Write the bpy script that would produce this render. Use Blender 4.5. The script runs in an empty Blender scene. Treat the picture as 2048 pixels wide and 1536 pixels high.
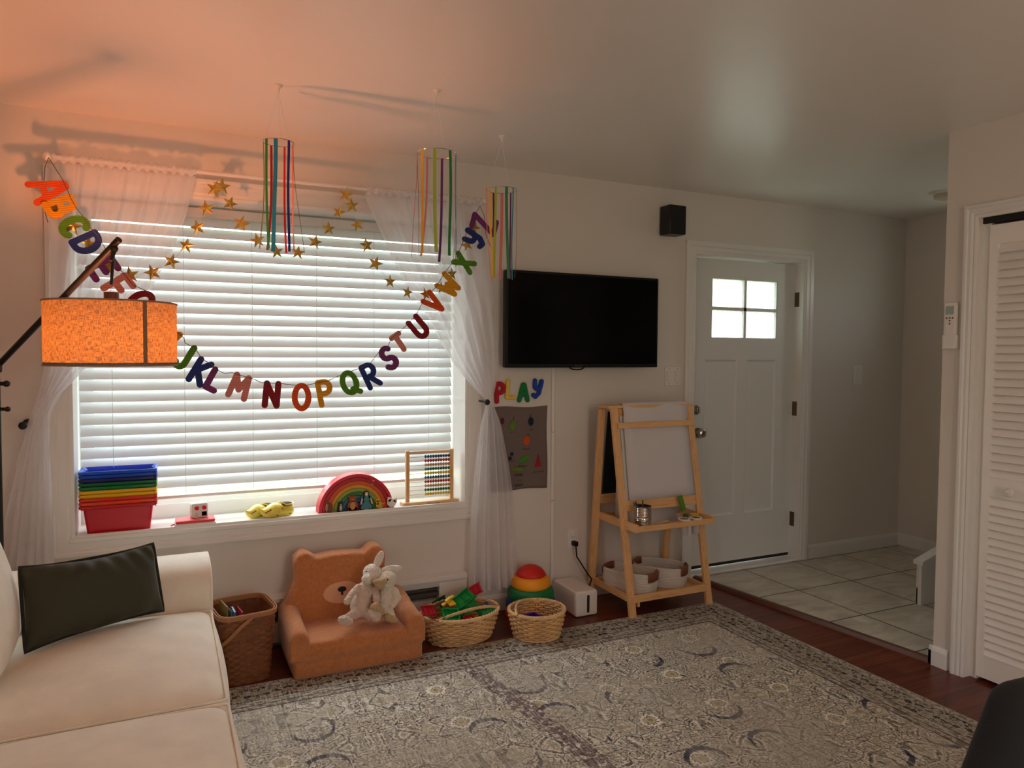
import bpy, math, random
from mathutils import Vector, Matrix, Euler, noise
random.seed(7)
PI = math.pi; cos = math.cos; sin = math.sin; R = math.radians
scene = bpy.context.scene
COL = scene.collection

# ------------------------------------------------------------------ camera
F_PX = 1460.48
YAW, PITCH, ROLL = R(25.571), R(2.414), R(0.409)
EYE = Vector((-0.8959, -3.7088, 1.4533))
FW = Vector((sin(YAW)*cos(PITCH), cos(YAW)*cos(PITCH), -sin(PITCH)))
_r = Vector((cos(YAW), -sin(YAW), 0)); _u = _r.cross(FW)
RT = _r*cos(ROLL)+_u*sin(ROLL); UP = -_r*sin(ROLL)+_u*cos(ROLL)
cam = bpy.data.objects.new('camera', bpy.data.cameras.new('camera')); COL.objects.link(cam)
cam.data.sensor_width = 36; cam.data.lens = F_PX/2048*36; cam.data.clip_start = 0.05
m = Matrix((RT, UP, -FW)).transposed().to_4x4(); m.translation = EYE
cam.matrix_world = m; scene.camera = cam

def at(u, v, x=None, y=None, z=None):
    """a point of the room seen at pixel u,v on the plane x=, y= or z="""
    d = FW+RT*((u-1024)/F_PX)+UP*((768-v)/F_PX)
    i, val = (0, x) if x is not None else (1, y) if y is not None else (2, z)
    return EYE+d*((val-EYE[i])/d[i])

# ------------------------------------------------------------------ world, lights, exposure
scene.view_settings.view_transform = 'Standard'; scene.view_settings.look = 'None'
scene.view_settings.exposure = -0.06; scene.view_settings.gamma = 1.0
scene.view_settings.use_curve_mapping = False
try:
    scene.cycles.use_denoising = True
    scene.cycles.denoiser = 'OPENIMAGEDENOISE'
    scene.cycles.max_bounces = 12; scene.cycles.diffuse_bounces = 7
    scene.cycles.transparent_max_bounces = 24; scene.cycles.transmission_bounces = 10
    scene.cycles.sample_clamp_indirect = 6
except Exception: pass
W = bpy.data.worlds.new('overcast_day'); scene.world = W; W.use_nodes = True
wt = W.node_tree; wt.nodes.clear()
wo = wt.nodes.new('ShaderNodeOutputWorld'); wb = wt.nodes.new('ShaderNodeBackground')
tc = wt.nodes.new('ShaderNodeTexCoord'); sp = wt.nodes.new('ShaderNodeSeparateXYZ')
nz = wt.nodes.new('ShaderNodeTexNoise'); nz.inputs['Scale'].default_value = 14; nz.inputs['Detail'].default_value = 6
ad = wt.nodes.new('ShaderNodeMath'); ad.operation = 'MULTIPLY_ADD'; ad.inputs[1].default_value = .35
cr = wt.nodes.new('ShaderNodeValToRGB')
cr.color_ramp.elements[0].position = .20; cr.color_ramp.elements[0].color = (.52, .57, .47, 1)
cr.color_ramp.elements[1].position = .42; cr.color_ramp.elements[1].color = (.93, .965, 1.0, 1)
wt.links.new(tc.outputs['Generated'], sp.inputs[0]); wt.links.new(tc.outputs['Generated'], nz.inputs['Vector'])
wt.links.new(nz.outputs['Fac'], ad.inputs[0]); wt.links.new(sp.outputs['Z'], ad.inputs[2])
wt.links.new(ad.outputs[0], cr.inputs[0]); wt.links.new(cr.outputs[0], wb.inputs[0])
wb.inputs[1].default_value = 9.0
wt.links.new(wb.outputs[0], wo.inputs[0])

YBACK = -5.3
def area(name, loc, rot, sx, sy, power, color, portal=False):
    l = bpy.data.lights.new(name, 'AREA'); l.shape = 'RECTANGLE'; l.size = sx; l.size_y = sy
    l.energy = power; l.color = color
    if portal: l.cycles.is_portal = True
    o = bpy.data.objects.new(name, l); COL.objects.link(o); o.location = loc; o.rotation_euler = rot
    return o
# sky portals in the openings (they only steer sampling of the sky)
area('window_sky_portal', (-.33, .36, 1.4), (R(-90), 0, 0), 1.95, 1.6, 1, (1, 1, 1), True)
area('door_sky_portal', (2.65, .2, 1.76), (R(-90), 0, 0), .62, .46, 1, (1, 1, 1), True)
area('rear_fill_portal', (.42, YBACK-.13, 1.12), (R(90), 0, 0), .5, 2.1, 1, (1, 1, 1), True)
area('side_fill_portal', (-2.83, -4.77, 1.1), (0, R(-90), 0), 2.1, .5, 1, (1, 1, 1), True)
area('stair_fill_portal', (4.28, -.98, 2.0), (0, R(90), 0), .3, .5, 1, (1, 1, 1), True)

rl = bpy.data.lights.new('rear_warm_fill', 'POINT'); rl.energy = 22; rl.color = (1, .55, .34); rl.shadow_soft_size = .6  # unseen warm fill light added behind the camera, no fixture
ro_ = bpy.data.objects.new('rear_warm_fill', rl); COL.objects.link(ro_); ro_.location = (.9, -4.3, 1.95)
# ------------------------------------------------------------------ materials
def srgb(r, g, b):
    f = lambda c: (c/255/12.92) if c/255 <= .04045 else ((c/255+.055)/1.055)**2.4
    return (f(r), f(g), f(b), 1)
class N:
    """small helper around a node tree"""
    def __init__(s, name):
        s.m = bpy.data.materials.new(name); s.m.use_nodes = True; s.t = s.m.node_tree
        s.b = s.t.nodes['Principled BSDF']; s.o = s.t.nodes['Material Output']
        s.tc = s.t.nodes.new('ShaderNodeTexCoord')
    def new(s, ty, **k):
        n = s.t.nodes.new(ty)
        for a, v in k.items(): setattr(n, a, v)
        return n
    def put(s, sock, v):
        if isinstance(v, bpy.types.NodeSocket): s.t.links.new(v, sock)
        elif v is not None: sock.default_value = v
    def ma(s, op, a, b=None, c=None):
        n = s.new('ShaderNodeMath', operation=op)
        for i, v in enumerate((a, b, c)): s.put(n.inputs[i], v)
        return n.outputs[0]
    def mix(s, f, a, b, mode='MIX'):
        n = s.new('ShaderNodeMix', data_type='RGBA', blend_type=mode)
        s.put(n.inputs[0], f); s.put(n.inputs[6], a); s.put(n.inputs[7], b)
        return n.outputs[2]
    def xyz(s, v=None):
        n = s.new('ShaderNodeSeparateXYZ'); s.put(n.inputs[0], v or s.tc.outputs['Object']); return n.outputs
    def comb(s, x, y, z=0.0):
        n = s.new('ShaderNodeCombineXYZ'); s.put(n.inputs[0], x); s.put(n.inputs[1], y); s.put(n.inputs[2], z); return n.outputs[0]
    def noise(s, scale, detail=3, vec=None, rough=.5, out='Fac', dist=0.):
        n = s.new('ShaderNodeTexNoise'); n.inputs['Scale'].default_value = scale; n.inputs['Detail'].default_value = detail
        n.inputs['Roughness'].default_value = rough; n.inputs['Distortion'].default_value = dist
        s.put(n.inputs['Vector'], vec or s.tc.outputs['Object']); return n.outputs[out]
    def vor(s, scale, vec=None, feature='F1', out='Distance', rnd=1.0):
        n = s.new('ShaderNodeTexVoronoi', feature=feature); n.inputs['Scale'].default_value = scale
        n.inputs['Randomness'].default_value = rnd
        s.put(n.inputs['Vector'], vec or s.tc.outputs['Object']); return n.outputs[out]
    def ramp(s, f, stops, interp='LINEAR'):
        n = s.new('ShaderNodeValToRGB'); c = n.color_ramp; c.interpolation = interp
        while len(c.elements) < len(stops): c.elements.new(.5)
        for e, (p, col) in zip(c.elements, stops):
            e.position = p; e.color = col if len(col) == 4 else (*col, 1)
        s.put(n.inputs[0], f); return n.outputs[0]
    def bump(s, h, strength=.3, dist=.002):
        n = s.new('ShaderNodeBump'); n.inputs['Strength'].default_value = strength; n.inputs['Distance'].default_value = dist
        s.put(n.inputs['Height'], h); s.put(s.b.inputs['Normal'], n.outputs[0])
    def lt(s, a, b): return s.ma('LESS_THAN', a, b)
    def gt(s, a, b): return s.ma('GREATER_THAN', a, b)
MATS = {}
def mat(name, col, rough=.5, metal=0., bump=None, var=0., spec=None, sheen=0., trans=0., coat=0.):
    """plain principled material; var mottles the colour, bump=(scale,strength,dist)"""
    if name in MATS: return MATS[name]
    n = N(name); b = n.b
    c = col if len(col) == 4 else (*col, 1)
    if var:
        nf = n.noise(9, 4)
        dk = tuple(x*(1-var) for x in c[:3])+(1,); lg = tuple(min(1, x*(1+var)) for x in c[:3])+(1,)
        n.put(b.inputs['Base Color'], n.ramp(nf, [(.35, dk), (.65, lg)]))
    else: b.inputs['Base Color'].default_value = c
    b.inputs['Roughness'].default_value = rough; b.inputs['Metallic'].default_value = metal
    if spec is not None: b.inputs['Specular IOR Level'].default_value = spec
    if sheen: b.inputs['Sheen Weight'].default_value = sheen; b.inputs['Sheen Roughness'].default_value = .4
    if coat: b.inputs['Coat Weight'].default_value = coat
    if bump: n.bump(n.noise(bump[0], 3), bump[1], bump[2])
    if trans:                                   # thin stuff that lets light through
        tr = n.new('ShaderNodeBsdfTranslucent'); tr.inputs[0].default_value = c
        mx = n.new('ShaderNodeMixShader'); mx.inputs[0].default_value = trans
        n.t.links.new(b.outputs[0], mx.inputs[1]); n.t.links.new(tr.outputs[0], mx.inputs[2]); n.t.links.new(mx.outputs[0], n.o.inputs[0])
    MATS[name] = n.m
    return n.m

paint = mat('white_wall_paint', (.70, .645, .59), .55, bump=(60, .12, .002))
ceilpaint = mat('ceiling_paint', (.83, .79, .74), .33, bump=(3.0, .35, .01))
trim = mat('white_trim_paint', (.76, .74, .71), .32)
doorw = mat('door_paint', (.70, .69, .66), .42)
louver = mat('louver_paint', (.86, .82, .78), .30, bump=(90, .15, .001))
steel = mat('chrome', (.62, .60, .57), .18, 1)
nickel = mat('dark_nickel', (.50, .46, .42), .28, 1)
blackm = mat('black_metal', (.012, .011, .011), .38, .3)
blackp = mat('black_plastic', (.006, .006, .007), .4, spec=.25)
screen = mat('television_glass', (.0015, .0015, .002), .15, spec=.10)
whitep = mat('white_plastic', (.78, .74, .70), .38)
dark = mat('dark_gap', (.015, .013, .012), .8)
strng = mat('white_cord', (.75, .72, .68), .8)
twine = mat('brown_twine', (.12, .09, .07), .9)

def wood_mat(name, c1, c2, axis='Z', rough=.5, scale=1.0):
    if name in MATS: return MATS[name]
    n = N(name); o = n.xyz(); k = {'X': (4, 60, 60), 'Y': (60, 4, 60), 'Z': (60, 60, 4)}[axis]
    v = n.comb(*[n.ma('MULTIPLY', o[i], k[i]*scale) for i in range(3)])
    a = n.noise(1.0, 4, v, dist=.8)
    n.put(n.b.inputs['Base Color'], n.ramp(a, [(.3, c1), (.52, c2), (.7, c1)])); n.b.inputs['Roughness'].default_value = rough
    n.bump(a, .15, .001); MATS[name] = n.m; return n.m
PINE1, PINE2 = srgb(214, 160, 104), srgb(232, 186, 132)
pineZ = wood_mat('pine_upright', PINE1, PINE2, 'Z'); pineX = wood_mat('pine_rail', PINE1, PINE2, 'X'); pineY = wood_mat('pine_side_rail', PINE1, PINE2, 'Y')
beech = wood_mat('pale_beech', srgb(222, 182, 134), srgb(236, 204, 160), 'X')

# ------------------------------------------------------------------ mesh builder
class MB:
    def __init__(s): s.v = []; s.f = []
    def add(s, vs, fs):
        k = len(s.v); s.v += [Vector(p) for p in vs]; s.f += [tuple(i+k for i in f) for f in fs]; return s
    def box(s, x0, x1, y0, y1, z0, z1):
        return s.add([(x, y, z) for z in (z0, z1) for y in (y0, y1) for x in (x0, x1)],
                     [(0, 2, 3, 1), (4, 5, 7, 6), (0, 1, 5, 4), (2, 6, 7, 3), (0, 4, 6, 2), (1, 3, 7, 5)])
    def beam(s, p0, p1, w, d, up=(0, 1, 0)):
        """square bar from p0 to p1, w across, d along up"""
        p0, p1 = Vector(p0), Vector(p1); t = (p1-p0).normalized(); a = t.cross(Vector(up)).normalized(); b = a.cross(t).normalized()
        c = [(-.5, -.5), (.5, -.5), (.5, .5), (-.5, .5)]
        return s.add([p+a*(i*w)+b*(j*d) for p in (p0, p1) for i, j in c],
                     [(3, 2, 1, 0), (4, 5, 6, 7), (0, 1, 5, 4), (1, 2, 6, 5), (2, 3, 7, 6), (3, 0, 4, 7)])
    def cyl(s, p0, p1, r0, r1=None, n=16):
        return s.tube([p0, p1], [r0, r0 if r1 is None else r1], n)
    def tube(s, pts, r, n=8, closed=False, flat=None):
        """round tube along pts; flat=(normal, half width, half thickness) makes it a strip"""
        pts = [Vector(p) for p in pts]; N_ = len(pts); rr = r if isinstance(r, (list, tuple)) else [r]*N_
        rings = []; prev = None
        for i, p in enumerate(pts):
            a = pts[(i-1) % N_] if (closed or i) else p; b = pts[(i+1) % N_] if (closed or i < N_-1) else p
            t = (b-a); t = t.normalized() if t.length > 1e-9 else Vector((0, 0, 1))
            if flat:
                nn = flat[0](i) if callable(flat[0]) else Vector(flat[0]); side = t.cross(nn).normalized(); nn = side.cross(t).normalized()
                rings.append([p+side*(a_*flat[1])+nn*(b_*flat[2]) for a_, b_ in ((-1, -1), (1, -1), (1, 1), (-1, 1))]); continue
            if prev is None:
                prev = t.orthogonal().normalized() if abs(t.z) > .9 else t.cross(Vector((0, 0, 1))).normalized()
            prev = (prev-t*prev.dot(t)).normalized(); q = t.cross(prev)
            rings.append([p+(prev*cos(2*PI*k/n)+q*sin(2*PI*k/n))*rr[i] for k in range(n)])
        n = len(rings[0]); k0 = len(s.v); s.v += [p for g in rings for p in g]; M = N_ if closed else N_-1
        for i in range(M):
            j = (i+1) % N_
            for k in range(n):
                l = (k+1) % n; s.f.append((k0+i*n+k, k0+i*n+l, k0+j*n+l, k0+j*n+k))
        if not closed:
            s.f.append(tuple(k0+k for k in reversed(range(n)))); s.f.append(tuple(k0+(N_-1)*n+k for k in range(n)))
        return s
    def lathe(s, prof, c=(0, 0, 0), n=32, sx=1., sy=1., caps=True):
        c = Vector(c); k0 = len(s.v)
        for r_, z in prof: s.v += [c+Vector((r_*sx*cos(2*PI*k/n), r_*sy*sin(2*PI*k/n), z)) for k in range(n)]
        for i in range(len(prof)-1):
            for k in range(n):
                l = (k+1) % n; s.f.append((k0+i*n+k, k0+i*n+l, k0+(i+1)*n+l, k0+(i+1)*n+k))
        if caps: s.f.append(tuple(k0+k for k in reversed(range(n)))); s.f.append(tuple(k0+(len(prof)-1)*n+k for k in range(n)))
        return s
    def ell(s, c, r, rot=None, nu=20, nv=12):
        r = Vector(r) if hasattr(r, '__len__') else Vector((r, r, r)); c = Vector(c); M = Euler(rot).to_matrix() if rot else Matrix.Identity(3)
        k0 = len(s.v)
        for i in range(nv+1):
            th = PI*i/nv
            for j in range(nu):
                ph = 2*PI*j/nu; s.v.append(c+M @ Vector((r.x*sin(th)*cos(ph), r.y*sin(th)*sin(ph), r.z*cos(th))))
        for i in range(nv):
            for j in range(nu):
                l = (j+1) % nu; s.f.append((k0+i*nu+j, k0+(i+1)*nu+j, k0+(i+1)*nu+l, k0+i*nu+l))
        return s
    def prism(s, poly, o, ax, ay, depth):
        """polygon poly drawn in axes ax, ay at o, pushed along depth vector"""
        o, ax, ay, d = Vector(o), Vector(ax), Vector(ay), Vector(depth); n = len(poly); k0 = len(s.v)
        s.v += [o+ax*x+ay*y for x, y in poly]+[o+ax*x+ay*y+d for x, y in poly]
        s.f.append(tuple(k0+i for i in range(n))); s.f.append(tuple(k0+n+i for i in reversed(range(n))))
        for i in range(n): j = (i+1) % n; s.f.append((k0+i, k0+n+i, k0+n+j, k0+j))
        return s
    def grid(s, fn, nu, nv):
        k0 = len(s.v)
        for i in range(nv+1):
            for j in range(nu+1): s.v.append(Vector(fn(j/nu, i/nv)))
        for i in range(nv):
            for j in range(nu): a = k0+i*(nu+1)+j; s.f.append((a, a+1, a+nu+2, a+nu+1))
        return s
    def rbox(s, c, h, r, n=12, bulge=(0, 0, 0)):
        """soft box: centre c, half sizes h, corner radius r, faces puffed out by bulge"""
        c, h = Vector(c), Vector(h)
        for ax in range(3):
            for sg in (-1, 1):
                k0 = len(s.v)
                for i in range(n+1):
                    for j in range(n+1):
                        e = lambda t: sin((t/n*2-1)*PI/2)
                        q = [0, 0, 0]; q[ax] = sg; q[(ax+1) % 3] = e(i); q[(ax+2) % 3] = e(j)
                        p = Vector([q[a]*h[a] for a in range(3)]); inner = Vector([max(-(h[a]-r), min(h[a]-r, p[a])) for a in range(3)])
                        d = p-inner
                        if d.length > 1e-9: p = inner+d.normalized()*min(r, d.length if d.length < r*.999 else r)
                        for a in range(3):
                            f = 1
                            for b in range(3):
                                if b != a: f *= (1-(p[b]/h[b])**2) if abs(p[b]) < h[b] else 0
                            p[a] += bulge[a]*f*(p[a]/h[a])
                        s.v.append(c+p)
                for i in range(n):
                    for j in range(n):
                        a = k0+i*(n+1)+j; q = (a, a+n+1, a+n+2, a+1); s.f.append(q if sg > 0 else q[::-1])
        return s
    def xf(s, M):
        s.v = [M @ p for p in s.v]; return s
    def build(s, name, material, parent=None, smooth=True, bevel=0, seg=2, subd=0, weld=False, angle=40, solid=0, remesh=0, disp=None):
        base = BASE.get(parent, Vector((0, 0, 0))) if parent else None
        if base is None:
            xs = [p.x for p in s.v]; ys = [p.y for p in s.v]; zs = [p.z for p in s.v]
            base = Vector(((min(xs)+max(xs))/2, (min(ys)+max(ys))/2, (min(zs)+max(zs))/2))
        me = bpy.data.meshes.new(name); me.from_pydata([p-base for p in s.v], [], s.f); me.update()
        me.materials.append(material)
        if weld or remesh:
            import bmesh
            bm = bmesh.new(); bm.from_mesh(me); bmesh.ops.remove_doubles(bm, verts=bm.verts, dist=1e-5); bm.to_mesh(me); bm.free()
        o = bpy.data.objects.new(name, me); COL.objects.link(o)
        if parent: o.parent = parent
        else: o.location = base
        BASE[o] = base
        if remesh:
            rm = o.modifiers.new('remesh', 'REMESH'); rm.mode = 'VOXEL'; rm.voxel_size = remesh; rm.use_smooth_shade = True
            sm = o.modifiers.new('smooth', 'SMOOTH'); sm.iterations = 4; sm.factor = .5
        if bevel:
            bv = o.modifiers.new('bevel', 'BEVEL'); bv.width = bevel; bv.segments = seg; bv.limit_method = 'ANGLE'; bv.angle_limit = R(35)
            bv.harden_normals = False
        if subd: sd = o.modifiers.new('subd', 'SUBSURF'); sd.levels = subd; sd.render_levels = subd
        if solid: so = o.modifiers.new('solid', 'SOLIDIFY'); so.thickness = solid; so.offset = 0
        if disp:
            tx = bpy.data.textures.new(name+'_fluff', 'CLOUDS'); tx.noise_scale = disp[0]; tx.noise_depth = 2
            dp = o.modifiers.new('fluff', 'DISPLACE'); dp.texture = tx; dp.strength = disp[1]; dp.mid_level = .5; dp.texture_coords = 'LOCAL'
        if smooth:
            for p in me.polygons: p.use_smooth = True
            if angle and not remesh:
                try: me.set_sharp_from_angle(angle=R(angle))
                except Exception: pass
        return o
BASE = {}
def thing(name, label, cat, loc, group=None):
    o = bpy.data.objects.new(name, None); COL.objects.link(o); o.location = loc; o.empty_display_size = .05
    BASE[o] = Vector(loc); o['label'] = label; o['category'] = cat
    if group: o['group'] = group
    return o
def tag(o, label, cat, group=None, kind=None):
    o['label'] = label; o['category'] = cat
    if group: o['group'] = group
    if kind: o['kind'] = kind
    return o
def struct(o): o['kind'] = 'structure'; return o
def text_mb(body, size, o, ax, ay, depth, align='CENTER', shear=0):
    """writing as flat raised letters in axes ax, ay"""
    cu = bpy.data.curves.new('writing', 'FONT'); cu.body = body; cu.size = size; cu.align_x = align; cu.shear = shear; cu.resolution_u = 2
    ob = bpy.data.objects.new('writing', cu); COL.objects.link(ob)
    me = bpy.data.meshes.new_from_object(ob.evaluated_get(bpy.context.evaluated_depsgraph_get()))
    o, ax, ay, d = Vector(o), Vector(ax), Vector(ay), Vector(depth); mb = MB()
    mb.add([o+ax*v.co.x+ay*v.co.y+d for v in me.vertices], [tuple(p.vertices) for p in me.polygons])
    bpy.data.objects.remove(ob); bpy.data.curves.remove(cu); bpy.data.meshes.remove(me)
    return mb
def clump(mb, seed=0, a=.1):
    for p in mb.v:
        pass
    return mb

# ================================================================== THE ROOM
CEIL = 2.477; XL, XR, YB = -2.7, 4.149, YBACK; CX = 2.37; CY = -1.51      # closet wall x and its corner y
WX0, WX1, WZ0, WZ1 = -1.264, .603, .626, 2.165                           # window opening
DX0, DX1, DZ1 = 2.165, 3.118, 2.095                                      # front door opening
WALLT = .34
def struct_box(name, boxes, m, **k):
    mb = MB()
    for b in boxes: mb.box(*b)
    return struct(mb.build(name, m, smooth=False, **k))
struct_box('wall_front', [(XL-.1, WX0, 0, WALLT, -.1, CEIL), (WX0, WX1, 0, WALLT, -.1, WZ0-.03), (WX0, WX1, 0, WALLT, WZ1, CEIL),
                          (WX1, DX0, 0, WALLT, -.1, CEIL), (DX0, DX1, 0, WALLT, DZ1, CEIL), (DX1, XR+.1, 0, WALLT, -.1, CEIL)], paint)
struct_box('wall_entry', [(XR, XR+.1, YB, -1.23, -.1, CEIL), (XR, XR+.1, -.73, 0, -.1, CEIL), (XR, XR+.1, -1.23, -.73, -.1, 1.88), (XR, XR+.1, -1.23, -.73, 2.15, CEIL)], paint)  # gap above the stairs is out of view, added to brighten the entry
struct_box('wall_left', [(XL-.1, XL, YB, -5.0, -.1, CEIL), (XL-.1, XL, -4.55, 0, -.1, CEIL), (XL-.1, XL, -5.0, -4.55, 2.12, CEIL)], paint)  # unseen side opening added to let in fill daylight
struct_box('wall_back', [(XL-.1, .2, YB-.12, YB, -.1, CEIL), (.65, XR+.1, YB-.12, YB, -.1, CEIL), (.2, .65, YB-.12, YB, 2.15, CEIL)], paint)  # opening behind the camera is made up, for fill light
CO0, CO1, COZ = -3.2, -1.660, 2.068                                      # closet opening
struct_box('wall_closet', [(CX, CX+.12, CO1, CY, 0, CEIL), (CX, CX+.12, CO0, CO1, COZ, CEIL), (CX, CX+.12, YB, CO0, 0, CEIL),
                           (CX+.12, CX+.8, CY-.1, CY, 0, CEIL), (CX+.7, CX+.8, YB, CY-.1, 0, CEIL)], paint)
struct_box('ceiling', [(XL-.1, XR+.1, YB-.1, WALLT, CEIL, CEIL+.1)], ceilpaint)

# wood floor: planks along x
n = N('cherry_planks'); o = n.xyz(); row = n.ma('FLOOR', n.ma('DIVIDE', o[1], .125))
rr = n.new('ShaderNodeTexWhiteNoise', noise_dimensions='1D'); n.put(rr.inputs['W'], row)
sx = n.ma('ADD', o[0], n.ma('MULTIPLY', rr.outputs[0], 3.1)); pl = n.ma('FLOOR', n.ma('DIVIDE', sx, 1.15))
w2 = n.new('ShaderNodeTexWhiteNoise', noise_dimensions='2D'); n.put(w2.inputs['Vector'], n.comb(row, pl))
g = n.noise(1, 5, n.comb(n.ma('MULTIPLY', o[0], 2.2), n.ma('MULTIPLY', o[1], 38), n.ma('MULTIPLY', w2.outputs[0], 40)), dist=1.2)
base = n.ramp(g, [(.25, srgb(62, 24, 14)), (.5, srgb(104, 46, 28)), (.75, srgb(132, 66, 40))])
base = n.mix(n.ma('MULTIPLY', w2.outputs[0], .55), base, srgb(84, 36, 24))
fy = n.ma('ABSOLUTE', n.ma('SUBTRACT', n.ma('FRACT', n.ma('DIVIDE', o[1], .125)), .5)); fx = n.ma('ABSOLUTE', n.ma('SUBTRACT', n.ma('FRACT', n.ma('DIVIDE', sx, 1.15)), .5))
gap = n.ma('MAXIMUM', n.gt(fy, .488), n.gt(fx, .4988))
n.put(n.b.inputs['Base Color'], n.mix(gap, base, srgb(24, 9, 6))); n.b.inputs['Roughness'].default_value = .3; n.b.inputs['Specular IOR Level'].default_value = .3; n.bump(g, .06, .001)
floor = struct_box('floor', [(XL-.1, XR+.1, YB-.1, WALLT, -.1, 0)], n.m)
# tiled entry
n = N('grey_floor_tile'); o = n.xyz(); T = .4583
def gr(c, off): return n.ma('ABSOLUTE', n.ma('SUBTRACT', n.ma('FRACT', n.ma('DIVIDE', n.ma('SUBTRACT', c, off), T)), .5))
ge = n.new('ShaderNodeNewGeometry'); w = n.xyz(ge.outputs['Position'])
wv = n.ma('MAXIMUM', n.gt(gr(w[0], 2.590), .4905), n.gt(gr(w[1], -.038), .4905))
ix = n.ma('FLOOR', n.ma('DIVIDE', n.ma('SUBTRACT', w[0], 2.590), T)); iy = n.ma('FLOOR', n.ma('DIVIDE', n.ma('SUBTRACT', w[1], -.038), T))
wn = n.new('ShaderNodeTexWhiteNoise', noise_dimensions='2D'); n.put(wn.inputs['Vector'], n.comb(ix, iy))
tv = n.noise(3.2, 6, n.comb(n.ma('ADD', w[0], n.ma('MULTIPLY', wn.outputs[0], 9)), n.ma('MULTIPLY', w[1], 2.0), 0.), rough=.62, dist=1.0)
tcol = n.ramp(tv, [(.3, srgb(172, 166, 153)), (.5, srgb(200, 195, 182)), (.72, srgb(222, 218, 207))])
n.put(n.b.inputs['Base Color'], n.mix(wv, tcol, srgb(46, 38, 32))); n.b.inputs['Roughness'].default_value = .4
n.bump(n.ma('SUBTRACT', 1.0, wv), .2, .001)
struct(MB().prism([(2.19, .069), (2.19, -.0), (2.376, CY), (XR, CY), (XR, .069)], (0, 0, -.05), (1, 0, 0), (0, 1, 0), (0, 0, .07)).build('floor_tiles', n.m, smooth=False))
mb = MB(); mb.prism([(-.03, 0), (.02, 0), (.02, .021), (.006, .028), (-.018, .026), (-.03, .010)], (2.185, 0, 0), (1, 0, 0), (0, 0, 1), (0, 0, 0))
mb = MB(); mb.prism([(-.020, 0), (.02, 0), (.02, .021), (.010, .026), (-.008, .022), (-.020, .004)], (2.19, .0, 0), (1, 0, 0), (0, 0, 1), (.185, -1.5, 0))
struct(mb.build('trim_1', mat('brown_threshold', srgb(96, 62, 46), .4)))

# mouldings
def ring_molding(name, x0, x1, z0, z1, prof, y=0., open_bottom=False, m=trim, parent=None):
    mb = MB(); k = []
    for off, pr in prof:
        pts = [(x0-off, z0 if open_bottom else z0-off), (x0-off, z1+off), (x1+off, z1+off), (x1+off, z0 if open_bottom else z0-off)]
        k.append([Vector((px, y-pr, pz)) for px, pz in pts])
    vs = [p for a in k for p in a]; fs = []
    for i in range(len(k)-1):
        for j in range(3 if open_bottom else 4): l = (j+1) % 4; fs.append((i*4+j, i*4+l, (i+1)*4+l, (i+1)*4+j))
    mb.add(vs, fs); return mb.build(name, m, parent, smooth=False)
CAS = [(-.012, 0), (-.012, .011), (.0, .014), (.008, .012), (.018, .017), (.045, .016), (.050, .020), (.060, .019), (.066, .024), (.080, .024), (.080, 0)]
win = struct(ring_molding('window_1', WX0, WX1, WZ0, WZ1, CAS))
def part_struct(o): return o
# reveal lining and sill
lin = MB(); lin.box(WX0-.001, WX0+.012, 0, .33, WZ0, WZ1); lin.box(WX1-.012, WX1+.001, 0, .33, WZ0, WZ1); lin.box(WX0, WX1, 0, .33, WZ1-.012, WZ1)
lin.build('jamb_lining', trim, win, smooth=False)
sb = MB(); sb.box(WX0-.012, WX1+.012, -.02, .33, WZ0-.022, WZ0); sb.build('window_sill', mat('sill_gloss_paint', (.80, .79, .76), .2), win, bevel=.004)
fr = MB()
for a, b, c, d in [(WX0+.012, WX1-.012, WZ0, WZ0+.07), (WX0+.012, WX1-.012, WZ1-.07, WZ1-.012)]: fr.box(a, b, .255, .315, c, d)
for xx in (WX0+.012, WX1-.072): fr.box(xx, xx+.06, .26, .31, WZ0+.07, WZ1-.07)
fr.box(WX0+.072, WX1-.072, .265, .30, WZ0+.07, WZ0+.10)
fr.build('window_frame', mat('vinyl_white', (.80, .80, .78), .35), win, smooth=False)
n = N('clear_pane'); gl = n.new('ShaderNodeBsdfGlossy'); gl.inputs['Roughness'].default_value = .02; tp = n.new('ShaderNodeBsdfTransparent'); tp.inputs[0].default_value = (.93, .96, .95, 1)
mx = n.new('ShaderNodeMixShader'); mx.inputs[0].default_value = .06; n.t.links.new(tp.outputs[0], mx.inputs[1]); n.t.links.new(gl.outputs[0], mx.inputs[2]); n.t.links.new(mx.outputs[0], n.o.inputs[0])
pane = n.m
for xa, xb in ((WX0+.072, WX1-.072),): MB().box(xa, xb, .282, .288, WZ0+.10, WZ1-.07).build('pane', pane, win, smooth=False)
# lawn and far hedge outside
lawn = MB().box(-30, 30, .36, 40, -.75, -.55).build('lawn', mat('lawn_green', srgb(104, 116, 80), .9, var=.25), smooth=False)
tag(lawn, 'green lawn outside beyond the window blinds', 'lawn', kind='stuff')

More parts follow.
